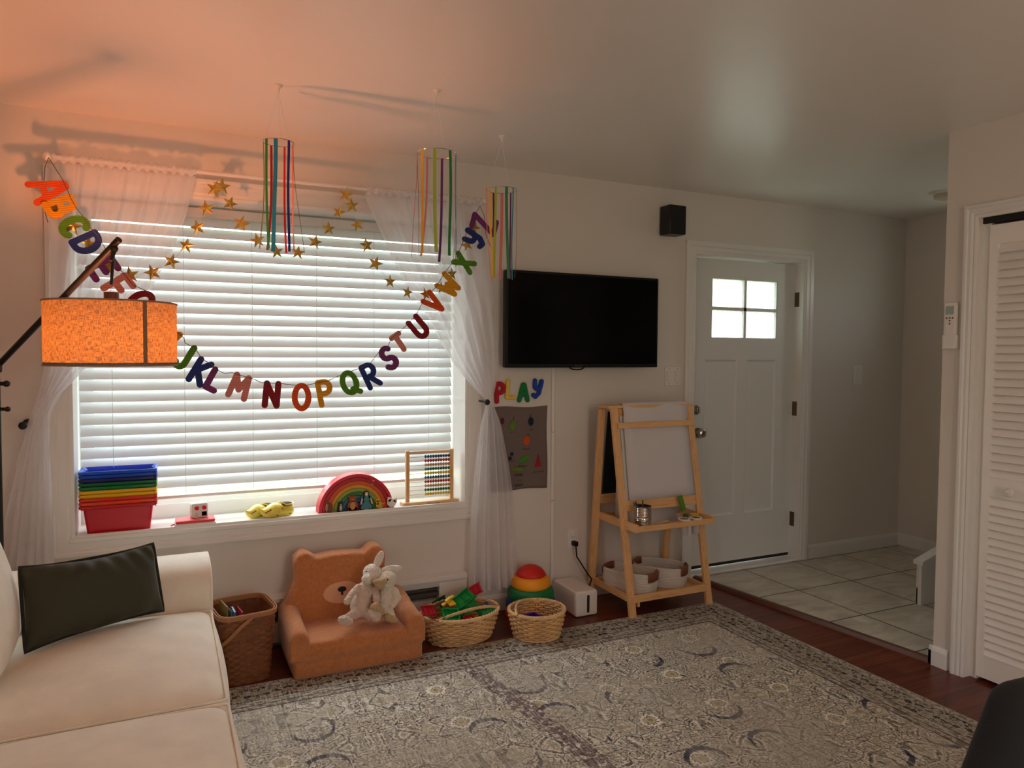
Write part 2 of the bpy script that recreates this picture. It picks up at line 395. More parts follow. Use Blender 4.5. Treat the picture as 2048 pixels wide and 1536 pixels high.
# baseboards
BBP = [(0, 0), (.014, 0), (.014, .07), (.010, .082), (.004, .092), (0, .092)]
def baseboard(name, p0, p1, nrm, z=0.):
    p0, p1 = Vector(p0), Vector(p1); mb = MB(); mb.prism(BBP, p0+Vector((0, 0, z)), nrm, (0, 0, 1), p1-p0); return struct(mb.build(name, trim, smooth=False))
baseboard('baseboard_front', (.63, 0, 0), (2.08, 0, 0), (0, -1, 0))
baseboard('baseboard_entry', (3.20, 0, .02), (XR, 0, .02), (0, -1, 0))
baseboard('baseboard_entry_side', (XR, 0, .02), (XR, -3, .02), (-1, 0, 0))
baseboard('baseboard_left', (XL, 0, 0), (-1.4, 0, 0), (0, -1, 0))
mb = MB(); mb.prism(BBP, (CX, CY+.014, 0), (-1, 0, 0), (0, 0, 1), (0, -.09, 0)); mb.prism(BBP, (CX-.014, CY, 0), (0, 1, 0), (0, 0, 1), (.13, 0, 0))
struct(mb.build('baseboard_closet', trim, smooth=False))

# ---- front door
dc = ring_molding('trim_2', DX0, DX1-.02, 0, DZ1-.008, [(.0, -.11), (.0, .010), (.010, .014), (.018, .012), (.026, .017), (.05, .017), (.056, .022), (.085, .022), (.085, 0)], open_bottom=True); struct(dc)
Y = .07
door = thing('door_1', '', '', (2.65, Y, .04)); del door['label']; del door['category']; door['kind'] = 'structure'
DA, DB = DX0+.012, DX1-.008
GX0, GX1, GZ0, GZ1 = 2.357, 2.944, 1.556, 1.966
# slab built round the glazed opening, with two sunk panels
sl = MB(); d0, d1 = Y, Y+.045; zb, zt = .058, DZ1-.012
P1 = (2.315, 2.588, .375, 1.42); P2 = (2.675, 2.937, .375, 1.42)
xs = sorted({DA, P1[0], P1[1], P2[0], P2[1], GX0, GX1, DB}); zs = sorted({zb, .375, 1.42, GZ0, GZ1, zt})
for i in range(len(xs)-1):
    for j in range(len(zs)-1):
        cx, cz = (xs[i]+xs[i+1])/2, (zs[j]+zs[j+1])/2
        if GX0 < cx < GX1 and GZ0 < cz < GZ1: continue
        yy = d0
        for P in (P1, P2):
            if P[0] < cx < P[1] and P[2] < cz < P[3]: yy = d0+.010
        sl.box(xs[i], xs[i+1], yy, d1, zs[j], zs[j+1])
sl.build('door_panel', doorw, door, smooth=False)
mf = MB()
for P in (P1, P2):
    for k, (a, b) in enumerate(((0, .0), (.006, .010))): pass
    x0, x1, z0, z1 = P; t = .012
    vs = [(x0, d0, z0), (x1, d0, z0), (x1, d0, z1), (x0, d0, z1), (x0+t, d0+.0098, z0+t), (x1-t, d0+.0098, z0+t), (x1-t, d0+.0098, z1-t), (x0+t, d0+.0098, z1-t)]
    mf.add(vs, [(0, 1, 5, 4), (1, 2, 6, 5), (2, 3, 7, 6), (3, 0, 4, 7)])
mf.build('panel_bead', doorw, door, smooth=False)
gb = MB(); gx = (GX0+GX1)/2+.004; gz = (GZ0+GZ1)/2-.002
for a, b, c, d in [(GX0, GX0+.012, GZ0, GZ1), (GX1-.012, GX1, GZ0, GZ1), (GX0+.012, GX1-.012, GZ0, GZ0+.012), (GX0+.012, GX1-.012, GZ1-.012, GZ1)]: gb.box(a, b, d0+.002, d1, c, d)
gb.box(gx-.011, gx+.011, d0+.004, d1, GZ0+.01, GZ1-.01); gb.box(GX0+.01, GX1-.01, d0+.004, d1, gz-.011, gz+.011)
gb.build('glazing_bars', doorw, door, smooth=False)
n = N('rain_glass'); tr = n.new('ShaderNodeBsdfTranslucent'); tp = n.new('ShaderNodeBsdfTransparent'); gl = n.new('ShaderNodeBsdfGlossy'); gl.inputs['Roughness'].default_value = .1
tr.inputs[0].default_value = (.86, .93, .90, 1); tp.inputs[0].default_value = (.9, .98, .94, 1)
pv = n.vor(170); nn_ = n.noise(120, 3, rough=.7)
mx = n.new('ShaderNodeMixShader'); n.put(mx.inputs[0], n.ramp(n.ma('ADD', n.ma('MULTIPLY', pv, .7), n.ma('MULTIPLY', nn_, .5)), [(.38, (.15,)*3), (.62, (.95,)*3)])); n.t.links.new(tp.outputs[0], mx.inputs[1]); n.t.links.new(tr.outputs[0], mx.inputs[2])
m2 = n.new('ShaderNodeMixShader'); m2.inputs[0].default_value = .06; n.t.links.new(mx.outputs[0], m2.inputs[1]); n.t.links.new(gl.outputs[0], m2.inputs[2]); n.t.links.new(m2.outputs[0], n.o.inputs[0])
bmp = n.new('ShaderNodeBump'); bmp.inputs['Strength'].default_value = 1; bmp.inputs['Distance'].default_value = .006; n.put(bmp.inputs['Height'], n.ma('ADD', pv, nn_)); n.t.links.new(bmp.outputs[0], gl.inputs['Normal']); n.t.links.new(bmp.outputs[0], tr.inputs['Normal'])
for a, b in ((GX0+.01, gx-.009), (gx+.009, GX1-.01)):
    for c, d in ((GZ0+.01, gz-.009), (gz+.009, GZ1-.01)): MB().box(a, b, d0+.020, d0+.026, c, d).build('pane', n.m, door, smooth=False)
brz = mat('bronze_hinge', srgb(112, 94, 80), .35, .9)
for z in (1.84, 1.08, .30):
    h = MB(); h.cyl((DX1-.012, Y-.006, z-.05), (DX1-.012, Y-.006, z+.05), .008); h.box(DX1-.021, DX1-.0195, Y-.045, Y-.004, z-.05, z+.05)
    for q in (-.052, .052): h.ell((DX1-.012, Y-.006, z+q), .006, nu=8, nv=6)
    h.build('hinge', brz, door)
kb = MB(); kx, kz = at(1396, 865, y=Y).x, at(1396, 865, y=Y).z
kb.cyl((kx-.01, Y, kz), (kx-.01, Y-.012, kz), .033, n=28).cyl((kx-.01, Y-.01, kz), (kx-.01, Y-.035, kz), .013)
kk = MB(); kk.lathe([(.012, 0), (.026, .008), (.030, .02), (.028, .032), (.018, .038), (.016, .036), (.0, .035)], n=28); kk.xf(Matrix.Translation((kx-.01, Y-.033, kz)) @ Matrix.Rotation(R(90), 4, 'X')); kb.add(kk.v, kk.f)
kb.build('door_knob', nickel, door)
db = MB(); dx, dz = at(1391, 820, y=Y).x, at(1391, 820, y=Y).z
db.cyl((dx, Y, dz), (dx, Y-.016, dz), .033, .027, n=28).cyl((dx, Y-.016, dz), (dx, Y-.02, dz), .012); db.rbox((dx, Y-.03, dz), (.006, .012, .018), .005, n=5)
db.build('deadbolt', nickel, door)
MB().box(DA, DB-.004, Y+.004, Y+.04, .036, .058).build('door_sweep', dark, door, smooth=False)
struct_box('trim_3', [(DX0, DX1-.02, -.012, .12, -.02, .030)], trim, bevel=.006)

# ---- closet doors
casing = MB(); prof = [(-.004, 0), (-.004, .012), (.008, .016), (.014, .013), (.024, .018), (.036, .017), (.042, .021), (.054, .021), (.054, 0)]
k = []
for off, pr in prof: k.append([Vector((CX-pr, CO1+off, 0)), Vector((CX-pr, CO1+off, COZ+off)), Vector((CX-pr, CO0-off, COZ+off)), Vector((CX-pr, CO0-off, 0))])
fs = [(i*4+j, i*4+j+1, (i+1)*4+j+1, (i+1)*4+j) for i in range(len(k)-1) for j in range(3)]
casing.add([p for a in k for p in a], fs); struct(casing.build('trim_4', trim, smooth=False))
mb = MB(); mb.box(CX+.0005, CX+.11, CO1-.004, CO1+.01, 0, COZ-.002); mb.box(CX, CX+.11, CO0, CO1, COZ-.001, COZ+.01); mb.box(CX+.034, CX+.11, CO1-.034, CO1-.002, 0, COZ-.002); struct(mb.build('trim_5', trim, smooth=False))
def bifold_leaf(name, label, ya, yb, x):
    t = thing(name, '', '', (x, (ya+yb)/2, .02)); del t['label']; del t['category']; t['kind'] = 'structure'
    z0, z1 = .018, 2.03; st = .034; mb = MB()
    mb.box(x, x+.028, ya-st, ya, z0, z1); mb.box(x, x+.028, yb, yb+st, z0, z1); mb.build('stile', louver, t, smooth=False)
    for a, b in ((z0, .125), (.835, .925), (1.945, z1)): MB().box(x+.001, x+.027, yb+st, ya-st, a, b).build('rail', louver, t, smooth=False)
    sl = MB()
    for a, b, cnt in ((.125, .835, 20), (.925, 1.945, 28)):
        p = (b-a)/cnt
        for i in range(cnt):
            z = a+p*(i+.5); sl.prism([(-.003, p*.62), (.004, p*.66), (.030, -p*.50), (.023, -p*.56)][::-1] if 0 else [(-.004, -p*.56), (.003, -p*.62), (.027, p*.5), (.020, p*.56)], (x+.001, ya-st, z), (1, 0, 0), (0, 0, 1), (0, (yb+st)-(ya-st), 0))
    sl.build('louver_slats', louver, t, smooth=False)
    return t
t = bifold_leaf('door_2', '', CO1-.034, CO1-.40, CX+.025)
kn = MB(); kc = at(2025, 985, x=CX+.025); kn.lathe([(.008, 0), (.008, .012), (.017, .018), (.019, .027), (.014, .035), (.0, .037)], n=20); kn.xf(Matrix.Translation(kc) @ Matrix.Rotation(R(-90), 4, 'Y')); kn.build('door_knob', trim, t)
bifold_leaf('door_3', '', CO1-.405, CO1-.79, CX+.025)
bifold_leaf('door_4', '', CO1-.80, CO1-1.18, CX+.025)
struct_box('trim_6', [(CX+.02, CX+.06, CO0, CO1, COZ-.028, COZ)], dark)
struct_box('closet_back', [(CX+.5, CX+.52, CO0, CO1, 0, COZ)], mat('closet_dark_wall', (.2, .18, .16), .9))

# ---- stair skirt beyond the corner
sk = MB(); SX, SY = 3.02, -.97
tilt = .27; L = 1.05
outer = [(0, 0), (L, 0), (L, .255+L*tilt), (0, .255)]
sk.prism([(0, 0), (L, 0), (L, .235+L*tilt), (0, .235)], (SX, SY, .02), (1, 0, 0), (0, 0, 1), (0, -.02, 0))
sk.prism([(0, 0), (.045, 0), (.045, .255), (0, .235)], (SX, SY+.012, .02), (1, 0, 0), (0, 0, 1), (0, -.012, 0))
sk.prism([(0, .0), (L, 0), (L, .1), (0, .1)], (SX, SY+.014, .02), (1, 0, 0), (0, 0, 1), (0, -.014, 0))
sk.prism([(-.012, .235), (-.012, .258), (L, .258+L*tilt+.008), (L, .235+L*tilt)], (SX, SY+.026, .02), (1, 0, 0), (0, 0, 1), (0, -.06, 0))
sk.prism([(.09, .14), (L, .14), (L, .18+L*tilt), (.09, .185+.09*tilt*.5)], (SX, SY+.008, .02), (1, 0, 0), (0, 0, 1), (0, -.008, 0))
struct(sk.build('stair_skirt', trim, smooth=False, bevel=.002))
struct_box('stair_steps', [(SX+.62+.25*i, XR, CY+.03, SY-.03, .02, .2*(i+1)) for i in range(2)], mat('stair_wood', srgb(120, 70, 44), .4))
# ================================================================== AT THE WINDOW
BY = .185
bl = thing('window_blind', 'wide white horizontal slat blind, nearly closed, filling the picture window', 'blinds', (-.33, BY, .7))
slatm = mat('blind_slat', (.84, .855, .875), .35, trans=.21)
SW, TILT, PITCHZ = .0535, R(64), .0527
def slats(z0, cnt):
    mb = MB()
    for i in range(cnt):
        zc = z0+i*PITCHZ; jit = random.uniform(-1, 1)*R(1.6)
        pts = []
        for k in range(5):
            t = (k/4-.5)*SW; bow = .0022*(1-(2*t/SW)**2)
            a = TILT+jit; dy = t*cos(a)-bow*sin(a); dz = t*sin(a)+bow*cos(a)      # room edge low
            pts.append((dy, dz))
        th = .0026; q = [(y, z) for y, z in pts]+[(y+th*sin(a), z-th*cos(a)) for y, z in reversed(pts)]
        mb.prism(q, (WX0+.022, BY, zc), (0, 1, 0), (0, 0, 1), (WX1-WX0-.044, 0, 0))
    return mb
slats(.815, 25).build('slats', slatm, bl, angle=30)
MB().box(WX0+.018, WX1-.018, BY-.03, BY+.035, 2.10, 2.145).build('head_rail', mat('valance_white', (.76, .73, .70), .4), bl, bevel=.004)
MB().box(WX0+.022, WX1-.022, BY-.025, BY+.025, .738, .754).build('bottom_rail', trim, bl, bevel=.004)
for u in (225, 370, 506, 634, 748, 857):
    p = at(u, 800, y=BY-.028); q = MB()
    for dy in (0, .056): q.cyl((p.x, BY-.028+dy, .75), (p.x, BY-.028+dy, 2.11), .0011, n=5)
    q.build('ladder_cord', strng, bl)

# curtain rod
RY, RZ = -.115, 2.256
rod = thing('curtain_rod', 'thin white curtain rod mounted above the window', 'curtain rod', (-.34, RY, RZ))
rx0, rx1 = at(100, 310, y=RY).x, at(962, 408, y=RY).x
MB().cyl((rx0, RY, RZ), (rx1, RY, RZ), .0085).build('rod', trim, rod)
for xx, sgn in ((rx0, -1), (rx1, 1)):
    q = MB(); q.ell((xx+sgn*.012, RY, RZ), (.018, .018, .018)); q.build('finial', trim, rod)
    q = MB(); q.box(xx-sgn*.03-.006, xx-sgn*.03+.006, RY, 0, RZ-.006, RZ+.006).box(xx-sgn*.03-.012, xx-sgn*.03+.012, -.006, 0, RZ-.035, RZ+.035); q.build('bracket', trim, rod, bevel=.002)

# sheer curtains
n = N('sheer_voile'); tp = n.new('ShaderNodeBsdfTransparent'); tl = n.new('ShaderNodeBsdfTranslucent'); df = n.new('ShaderNodeBsdfDiffuse')
c = (.92, .91, .93, 1); tl.inputs[0].default_value = c; df.inputs[0].default_value = c
m1 = n.new('ShaderNodeMixShader'); m1.inputs[0].default_value = .55; n.t.links.new(df.outputs[0], m1.inputs[1]); n.t.links.new(tl.outputs[0], m1.inputs[2])
m2 = n.new('ShaderNodeMixShader'); n.put(m2.inputs[0], n.ramp(n.noise(5, 2), [(.3, (.55,)*3), (.7, (.63,)*3)]))
n.t.links.new(tp.outputs[0], m2.inputs[1]); n.t.links.new(m1.outputs[0], m2.inputs[2]); n.t.links.new(m2.outputs[0], n.o.inputs[0])
sheer = n.m
def lerp_rows(rows, z):
    rows = sorted(rows)
    if z <= rows[0][0]: return rows[0][1:]
    for a, b in zip(rows, rows[1:]):
        if z <= b[0]:
            t = (z-a[0])/(b[0]-a[0]); t2 = t*t*(3-2*t)*.0+t
            return [a[i]+(b[i]-a[i])*t2 for i in range(1, len(a))]
    return rows[-1][1:]
def curtain(name, label, rowsL, rowsR, amp, folds, ztop, zbot, seed):
    """rowsL / rowsR: (z, x) edges; amp(z) fold depth"""
    rnd = random.Random(seed); ph = [rnd.uniform(0, 6.28) for _ in range(6)]
    def fn(u, v):
        z = zbot+(ztop-zbot)*v; xl = lerp_rows(rowsL, z)[0]; xr = lerp_rows(rowsR, z)[0]
        A = lerp_rows(amp, z)[0]
        s = u+.012*sin(5*u*PI+ph[0])+.01*sin(3.1*z+ph[1])
        gather = max(0, (z-1.9)/.35)
        y = A*(sin(folds*2*PI*s+ph[2])+.5*sin(folds*.57*2*PI*s+ph[3]+z*.9)+(.12+.35*gather)*sin(folds*2.7*2*PI*s+ph[4]-z))
        x = xl+(xr-xl)*(u+.35/folds/2*sin(folds*2*PI*s+ph[2]+1.3)*min(1, u*8, (1-u)*8)*.5)
        return (x, -.085+y*.62, z)
    mb = MB(); mb.grid(fn, 260, 70)
    t = thing(name, label, 'curtain', ((fn(.5, 0)[0]), -.085, zbot))
    o = mb.build('sheer_panel', sheer, t, angle=0)
    # rod pocket gather along the top
    tp_ = MB(); tp_.grid(lambda u, v: (lerp_rows(rowsL, ztop)[0]+(lerp_rows(rowsR, ztop)[0]-lerp_rows(rowsL, ztop)[0])*u,
        RY+(.013+.004*sin(u*folds*4*PI))*cos(v*2*PI), RZ-.004+(.016+.006*sin(u*folds*5.3*PI))*sin(v*2*PI)), 200, 12)
    tp_.build('rod_pocket', sheer, t, angle=0)
    hm = MB(); hm.grid(lambda u, v: (Vector(fn(u, v*.055))+Vector((0, -.0015, 0))), 200, 4); hm.build('hem', sheer, t, angle=0)
    return t
P = lambda u, v: at(u, v, y=-.085)
def edge(pts): return [(P(u, v).z, P(u, v).x) for u, v in pts]
zt_ = RZ-.012
curtain('sheer_curtain', 'white sheer curtain gathered and tied back at the left side of the window', 
        edge([(104, 322), (98, 450), (98, 590), (95, 690), (82, 770), (57, 842), (40, 900), (13, 1010), (-8, 1130), (-30, 1400)]),
        edge([(392, 352), (372, 430), (345, 500), (300, 580), (250, 655), (205, 705), (165, 742), (120, 790), (99, 832), (98, 900), (103, 975), (106, 1118), (112, 1300)]),
        [(0, .034), (.6, .032), (1.1, .016), (1.19, .012), (1.4, .026), (2.0, .022), (2.24, .012)], 6, zt_, .12, 3)
curtain('sheer_curtain', 'white sheer curtain tied back at the right side of the window, beside the television',
        edge([(730, 392), (788, 520), (816, 576), (854, 629), (879, 677), (905, 723), (943, 771), (974, 802), (962, 850), (955, 900), (945, 1000), (940, 1100), (938, 1165)]),
        edge([(968, 408), (976, 520), (988, 596), (995, 698), (994, 764), (985, 802), (1003, 850), (1018, 930), (1027, 990), (1034, 1100), (1038, 1175)]),
        [(0, .034), (.6, .032), (1.1, .016), (1.19, .008), (1.3, .016), (1.6, .026), (2.0, .022), (2.24, .012)], 6.4, zt_, .155, 8)
for k, (u, v, lab) in enumerate([(50, 849, 'black curtain holdback knob on the wall left of the window'), (966, 803, 'black curtain holdback knob on the wall right of the window')]):
    p = at(u, v, y=-.07); hb = thing('curtain_holdback', lab, 'holdback', (p.x, 0, p.z), 'curtain holdbacks')
    MB().cyl((p.x, 0, p.z), (p.x, -.006, p.z), .018).cyl((p.x, 0, p.z), (p.x, -.125, p.z), .006).build('post', blackm, hb)
    MB().ell((p.x, -.128, p.z), (.016, .010, .016)).build('knob', blackm, hb)

# ---- letter garland
def arc(cx, cy, rx, ry, a0, a1, n=10): return [(cx+rx*cos(R(a0+(a1-a0)*i/n)), cy+ry*sin(R(a0+(a1-a0)*i/n))) for i in range(n+1)]
GLYPH = {
 'A': [[(0, 0), (.30, 1), (.42, 1), (.72, 0)], [(.15, .36), (.57, .36)]],
 'B': [[(0, 0), (0, 1)], [(0, 1)]+arc(.28, .76, .26, .24, 90, -90)+[(0, .52)], [(0, .52)]+arc(.34, .26, .30, .26, 90, -90)+[(0, 0)]],
 'C': [arc(.38, .5, .38, .5, 50, 310, 16)],
 'D': [[(0, 0), (0, 1)], [(0, 1), (.18, 1)]+arc(.22, .5, .45, .5, 90, -90, 14)+[(0, 0)]],
 'E': [[(.6, 1), (0, 1), (0, 0), (.6, 0)], [(0, .5), (.5, .5)]],
 'F': [[(.6, 1), (0, 1), (0, 0)], [(0, .5), (.5, .5)]],
 'G': [arc(.38, .5, .38, .5, 50, 350, 16)+[(.42, .42)]],
 'H': [[(0, 0), (0, 1)], [(.6, 0), (.6, 1)], [(0, .5), (.6, .5)]],
 'I': [[(0, 0), (0, 1)]],
 'J': [[(.45, 1), (.42, .3)]+arc(.2, .24, .22, .24, 0, -160, 8)],
 'K': [[(0, 0), (0, 1)], [(.55, 1), (.05, .45)], [(.15, .5), (.6, 0)]],
 'L': [[(0, 1), (0, 0), (.52, 0)]],
 'M': [[(0, 0), (.1, 1), (.42, .35), (.74, 1), (.84, 0)]],
 'N': [[(0, 0), (.04, 1), (.6, 0), (.62, 1)]],
 'O': [arc(.34, .5, .34, .5, 0, 360, 20)],
 'P': [[(0, 0), (0, 1)], [(0, 1)]+arc(.28, .74, .28, .26, 90, -90)+[(0, .48)]],
 'Q': [arc(.36, .52, .36, .48, 0, 360, 20), [(.45, .2), (.78, -.02)]],
 'R': [[(0, 0), (0, 1)], [(0, 1)]+arc(.28, .74, .28, .26, 90, -90)+[(0, .48)], [(.2, .48), (.58, 0)]],
 'S': [arc(.3, .74, .27, .26, 40, 270, 10)+arc(.3, .25, .3, .25, 90, -150, 10)],
 'T': [[(-.02, 1), (.6, 1)], [(.29, 1), (.29, 0)]],
 'U': [[(0, 1), (0, .3)]+arc(.3, .3, .3, .3, 180, 360, 10)+[(.6, 1)]],
 'V': [[(0, 1), (.33, 0), (.66, 1)]],
 'W': [[(0, 1), (.2, 0), (.42, .6), (.64, 0), (.84, 1)]],
 'X': [[(0, 0), (.6, 1)], [(0, 1), (.6, 0)]],
 'Y': [[(0, 1), (.05, .62)]+arc(.3, .62, .25, .14, 190, 350, 6)+[(.6, 1)], [(.58, .9), (.46, .2), (.2, -.04), (0, .05)]],
 'Z': [[(0, 1), (.6, 1), (0, 0), (.62, 0)]],
}
GLYPH['Y2'] = [[(0, 1), (.28, .45), (.58, 1)], [(.28, .45), (.28, 0)]]
def glyph_mb(ch, h, hw, M, depth, rough_edge=0):
    """flat cut-out letter: overlapping capsules; M maps (x, y, z) with z out of the letter"""
    mb = MB(); hh = h-2*hw; wmax = max(x for s_ in GLYPH[ch] for x, y in s_); lift = 0.
    for st in GLYPH[ch]:
        pts = [((x-wmax/2)*hh*.86, (y-.5)*hh) for x, y in st]
        for a, b in zip(pts, pts[1:]):
            d = Vector((b[0]-a[0], b[1]-a[1])); 
            if d.length < 1e-6: continue
            an = math.atan2(d.y, d.x); poly = []
            for c, s0 in ((b, -90), (a, 90)):
                for i in range(7): t = an+R(s0+180*i/6); poly.append((c[0]+hw*cos(t), c[1]+hw*sin(t)))
            mb.prism(poly, (0, 0, -lift), (1, 0, 0), (0, 1, 0), (0, 0, depth+2*lift)); lift += .00035
    mb.xf(M); return mb
def felt_mat(name, col):
    n = N(name); o = n.xyz(); f = n.ma('FRACT', n.ma('MULTIPLY', o[2], 130.)); st = n.ma('ABSOLUTE', n.ma('SUBTRACT', f, .5))
    dk = tuple(x*.62 for x in col[:3])+(1,); n.put(n.b.inputs['Base Color'], n.ramp(st, [(.1, dk), (.3, col)])); n.b.inputs['Roughness'].default_value = .85
    n.bump(st, .5, .002); return n.m
LC = {'orange': srgb(228, 84, 22), 'yellow': srgb(226, 158, 22), 'green': srgb(82, 142, 26), 'blue': srgb(28, 52, 130), 'purple': srgb(122, 48, 118), 'pink': srgb(222, 138, 130), 'red': srgb(138, 14, 28)}
LM = {k: felt_mat('felt_'+k, v) for k, v in LC.items()}
ORD = ['orange', 'yellow', 'green', 'blue', 'purple', 'pink', 'red']
LP = {'A': (98, 379), 'B': (122, 414), 'C': (148, 452), 'D': (175, 487), 'E': (207, 537), 'F': (237, 574), 'G': (281, 606), 'H': (308, 642), 'I': (343, 684), 'J': (368, 712),
      'K': (401, 744), 'L': (429, 760), 'M': (479, 773), 'N': (543, 789), 'O': (603, 794), 'P': (650, 786), 'Q': (700, 766), 'R': (741, 751), 'S': (777, 716), 'T': (799, 685),
      'U': (837, 655), 'V': (868, 606), 'W': (897, 571), 'X': (928, 526), 'Y': (948, 477), 'Z': (968, 449)}
LH = {'A': .148, 'B': .122, 'C': .122, 'D': .122, 'E': .124, 'F': .126, 'I': .12, 'L': .115, 'T': .108, 'M': .125, 'N': .13, 'O': .135, 'P': .135, 'Q': .13, 'R': .135, 'Z': .155, 'Y': .125}
LANG = {'A': -68, 'B': -64, 'C': -62, 'D': -60, 'E': -58, 'F': -55, 'G': -52, 'H': -48, 'I': -45, 'J': -28, 'K': -30, 'L': -28, 'M': -18, 'N': -4, 'O': 0, 'P': 10, 'Q': 18, 'R': 25, 'S': 28, 'T': 35,
        'U': 42, 'V': 55, 'W': 58, 'X': 62, 'Y': 70, 'Z': 75}
GY = -.165
gar = thing('alphabet_garland', 'garland of colourful corrugated letters A to Z strung across the window', 'garland', (-.35, GY, 1.1))
tops = []
for i, ch in enumerate(sorted(LP)):
    p = at(*LP[ch], y=GY); a = R(LANG[ch]); h = LH.get(ch, .13)
    # letter axes: x along the string, y up across it, z towards the room
    ex = Vector((cos(a), 0, sin(a))); ey = Vector((-sin(a), 0, cos(a))); ez = Vector((0, -1, 0))
    M = Matrix((ex, ey, ez)).transposed().to_4x4(); M.translation = p
    o = glyph_mb(ch, h, .0130 if ch in 'ABDOPQR' else .0138, M, .004).build('letter', LM[ORD[i % 7]], gar, smooth=False)
    o['label'] = f"{ORD[i % 7]} letter {ch}"
    top = p+ey*(h*.5-.012); w_ = .022 if ch not in 'MNW' else .05
    tops += [top-ex*w_+Vector((0, -.005, 0)), top+ex*w_+Vector((0, -.005, 0))]
hookL = at(97, 315, y=GY); hookR = at(960, 412, y=GY)
tops = [hookL]+tops+[hookR]
MB().tube(tops, .0016, n=5).build('string', twine, gar)
q = MB(); q.tube([hookL, at(90, 335, y=-.14), at(88, 362, y=-.14), at(84, 400, y=-.14), at(91, 428, y=-.14), at(96, 445, y=-.14)], .0016, n=5)
q.build('string_tail', twine, gar); q = MB(); q.tube([hookR, at(968, 430, y=-.14), at(972, 470, y=-.14), at(982, 495, y=-.14)], .0016, n=5); q.build('string_tail', twine, gar)

# ---- gold star garland
foil = mat('gold_foil', srgb(196, 168, 84), .34, .85)
SY_ = -.128
stars = [(80, 405), (113, 418), (145, 452), (178, 488), (218, 533), (260, 550), (305, 545), (343, 523), (373, 491), (395, 455), (413, 417), (430, 378), (444, 373), (460, 407), (483, 447), (515, 481), (553, 503), (596, 505),
         (630, 484), (657, 457), (678, 424), (692, 389), (703, 411), (715, 450), (733, 490), (751, 527), (780, 563), (815, 585), (851, 588), (883, 575), (904, 548), (917, 522), (934, 490), (948, 456)]
sg = thing('star_garland', 'garland of shiny gold foil stars draped in arcs over the window', 'garland', (-.35, SY_, 1.7))
rnd = random.Random(5)
for u, v in stars[1:]:
    p = at(u, v, y=SY_); r_ = rnd.uniform(.034, .040)*(1.06-.06*u/900); a0 = rnd.uniform(-.35, .35)
    poly = [((r_ if k % 2 == 0 else r_*.40)*sin(a0+k*PI/5), (r_ if k % 2 == 0 else r_*.40)*cos(a0+k*PI/5)) for k in range(10)]
    mb = MB(); k0 = 0   # folded star: centre ridge raised
    mb.add([(x, 0, z) for x, z in poly]+[(0, -.005, 0), (0, .003, 0)], [(k, (k+1) % 10, 10) for k in range(10)]+[((k+1) % 10, k, 11) for k in range(10)])
    mb.xf(Matrix.Translation(p) @ Matrix.Rotation(rnd.uniform(-.5, .5), 4, 'Z')); mb.build('star', foil, sg, smooth=False)
MB().tube([at(u, v, y=SY_) for u, v in stars], .0006, n=4).build('thread', strng, sg)

# ---- hanging ribbon mobiles
RIB = {k: mat('satin_'+k, v, .45, sheen=.2) for k, v in {'red': srgb(205, 30, 28), 'orange': srgb(240, 96, 52), 'darkred': srgb(140, 16, 32), 'yellow': srgb(238, 180, 20), 'lime': srgb(160, 178, 50), 'olive': srgb(172, 162, 50),
       'green': srgb(14, 120, 58), 'teal': srgb(24, 132, 166), 'sky': srgb(90, 150, 205), 'navy': srgb(34, 36, 140), 'purple': srgb(92, 30, 110), 'pink': srgb(222, 130, 128), 'brown': srgb(120, 84, 60)}.items()}
def mobile(name, label, hook_px, ring_px, halfw_px, ribs):
    hk = at(*hook_px, z=CEIL); c = at(ring_px[0], ring_px[1], y=hk.y); 
    depth = (c-EYE).dot(FW); rad = halfw_px*depth/F_PX
    t = thing(name, label, 'hanging mobile', (hk.x, hk.y, CEIL), 'ribbon mobiles hanging from the ceiling')
    c = Vector((hk.x, hk.y, c.z))
    q = MB(); q.lathe([(.016, 0), (.016, -.004), (.008, -.010), (.004, -.02)], (hk.x, hk.y, CEIL), n=16); q.tube([(hk.x, hk.y, CEIL-.018), (hk.x+.006, hk.y, CEIL-.026), (hk.x, hk.y, CEIL-.032), (hk.x-.006, hk.y, CEIL-.026)], .0015, n=6); q.build('ceiling_hook', whitep, t)
    MB().tube([c+Vector((cos(a), sin(a), 0))*rad for a in [2*PI*k/40 for k in range(40)]], .0016, n=6, closed=True).build('hoop', steel, t)
    for a in (.5, 2.6, 4.7): MB().tube([(hk.x, hk.y, CEIL-.03), c+Vector((cos(a), sin(a), 0))*rad], .0007, n=4).build('hanging_string', strng, t)
    rv = Vector((RT.x, RT.y, 0)).normalized(); fv = Vector((FW.x, FW.y, 0)).normalized()
    for du, near, col, ub, vb, wd in ribs:
        s_ = max(-1, min(1, (du-ring_px[0])/halfw_px)); f_ = math.sqrt(max(0, 1-s_*s_))*(-1 if near else 1)
        top = c+rv*(s_*rad)+fv*(f_*rad)
        d = (top-EYE).dot(FW); bu = (ub-du)*d/F_PX; zb_ = at(ub, vb, y=top.y).z
        ph = rnd.uniform(0, 6); pts = []; K = 22
        for k in range(K+1):
            f = k/K; wob = .006*sin(ph+f*4.2)*f*(1 if abs(s_) > .7 else .35)
            pts.append(top+rv*(bu*f**2+wob)+Vector((0, 0, (zb_-top.z)*f))+fv*(.004*sin(ph+3*f)))
        nr = (rv*s_+fv*f_).normalized() if abs(s_) < .98 else rv
        q = MB(); q.tube(pts, 0, flat=(lambda i, nr=nr: nr, wd/2, .0006)); q.build('ribbon', RIB[col], t)
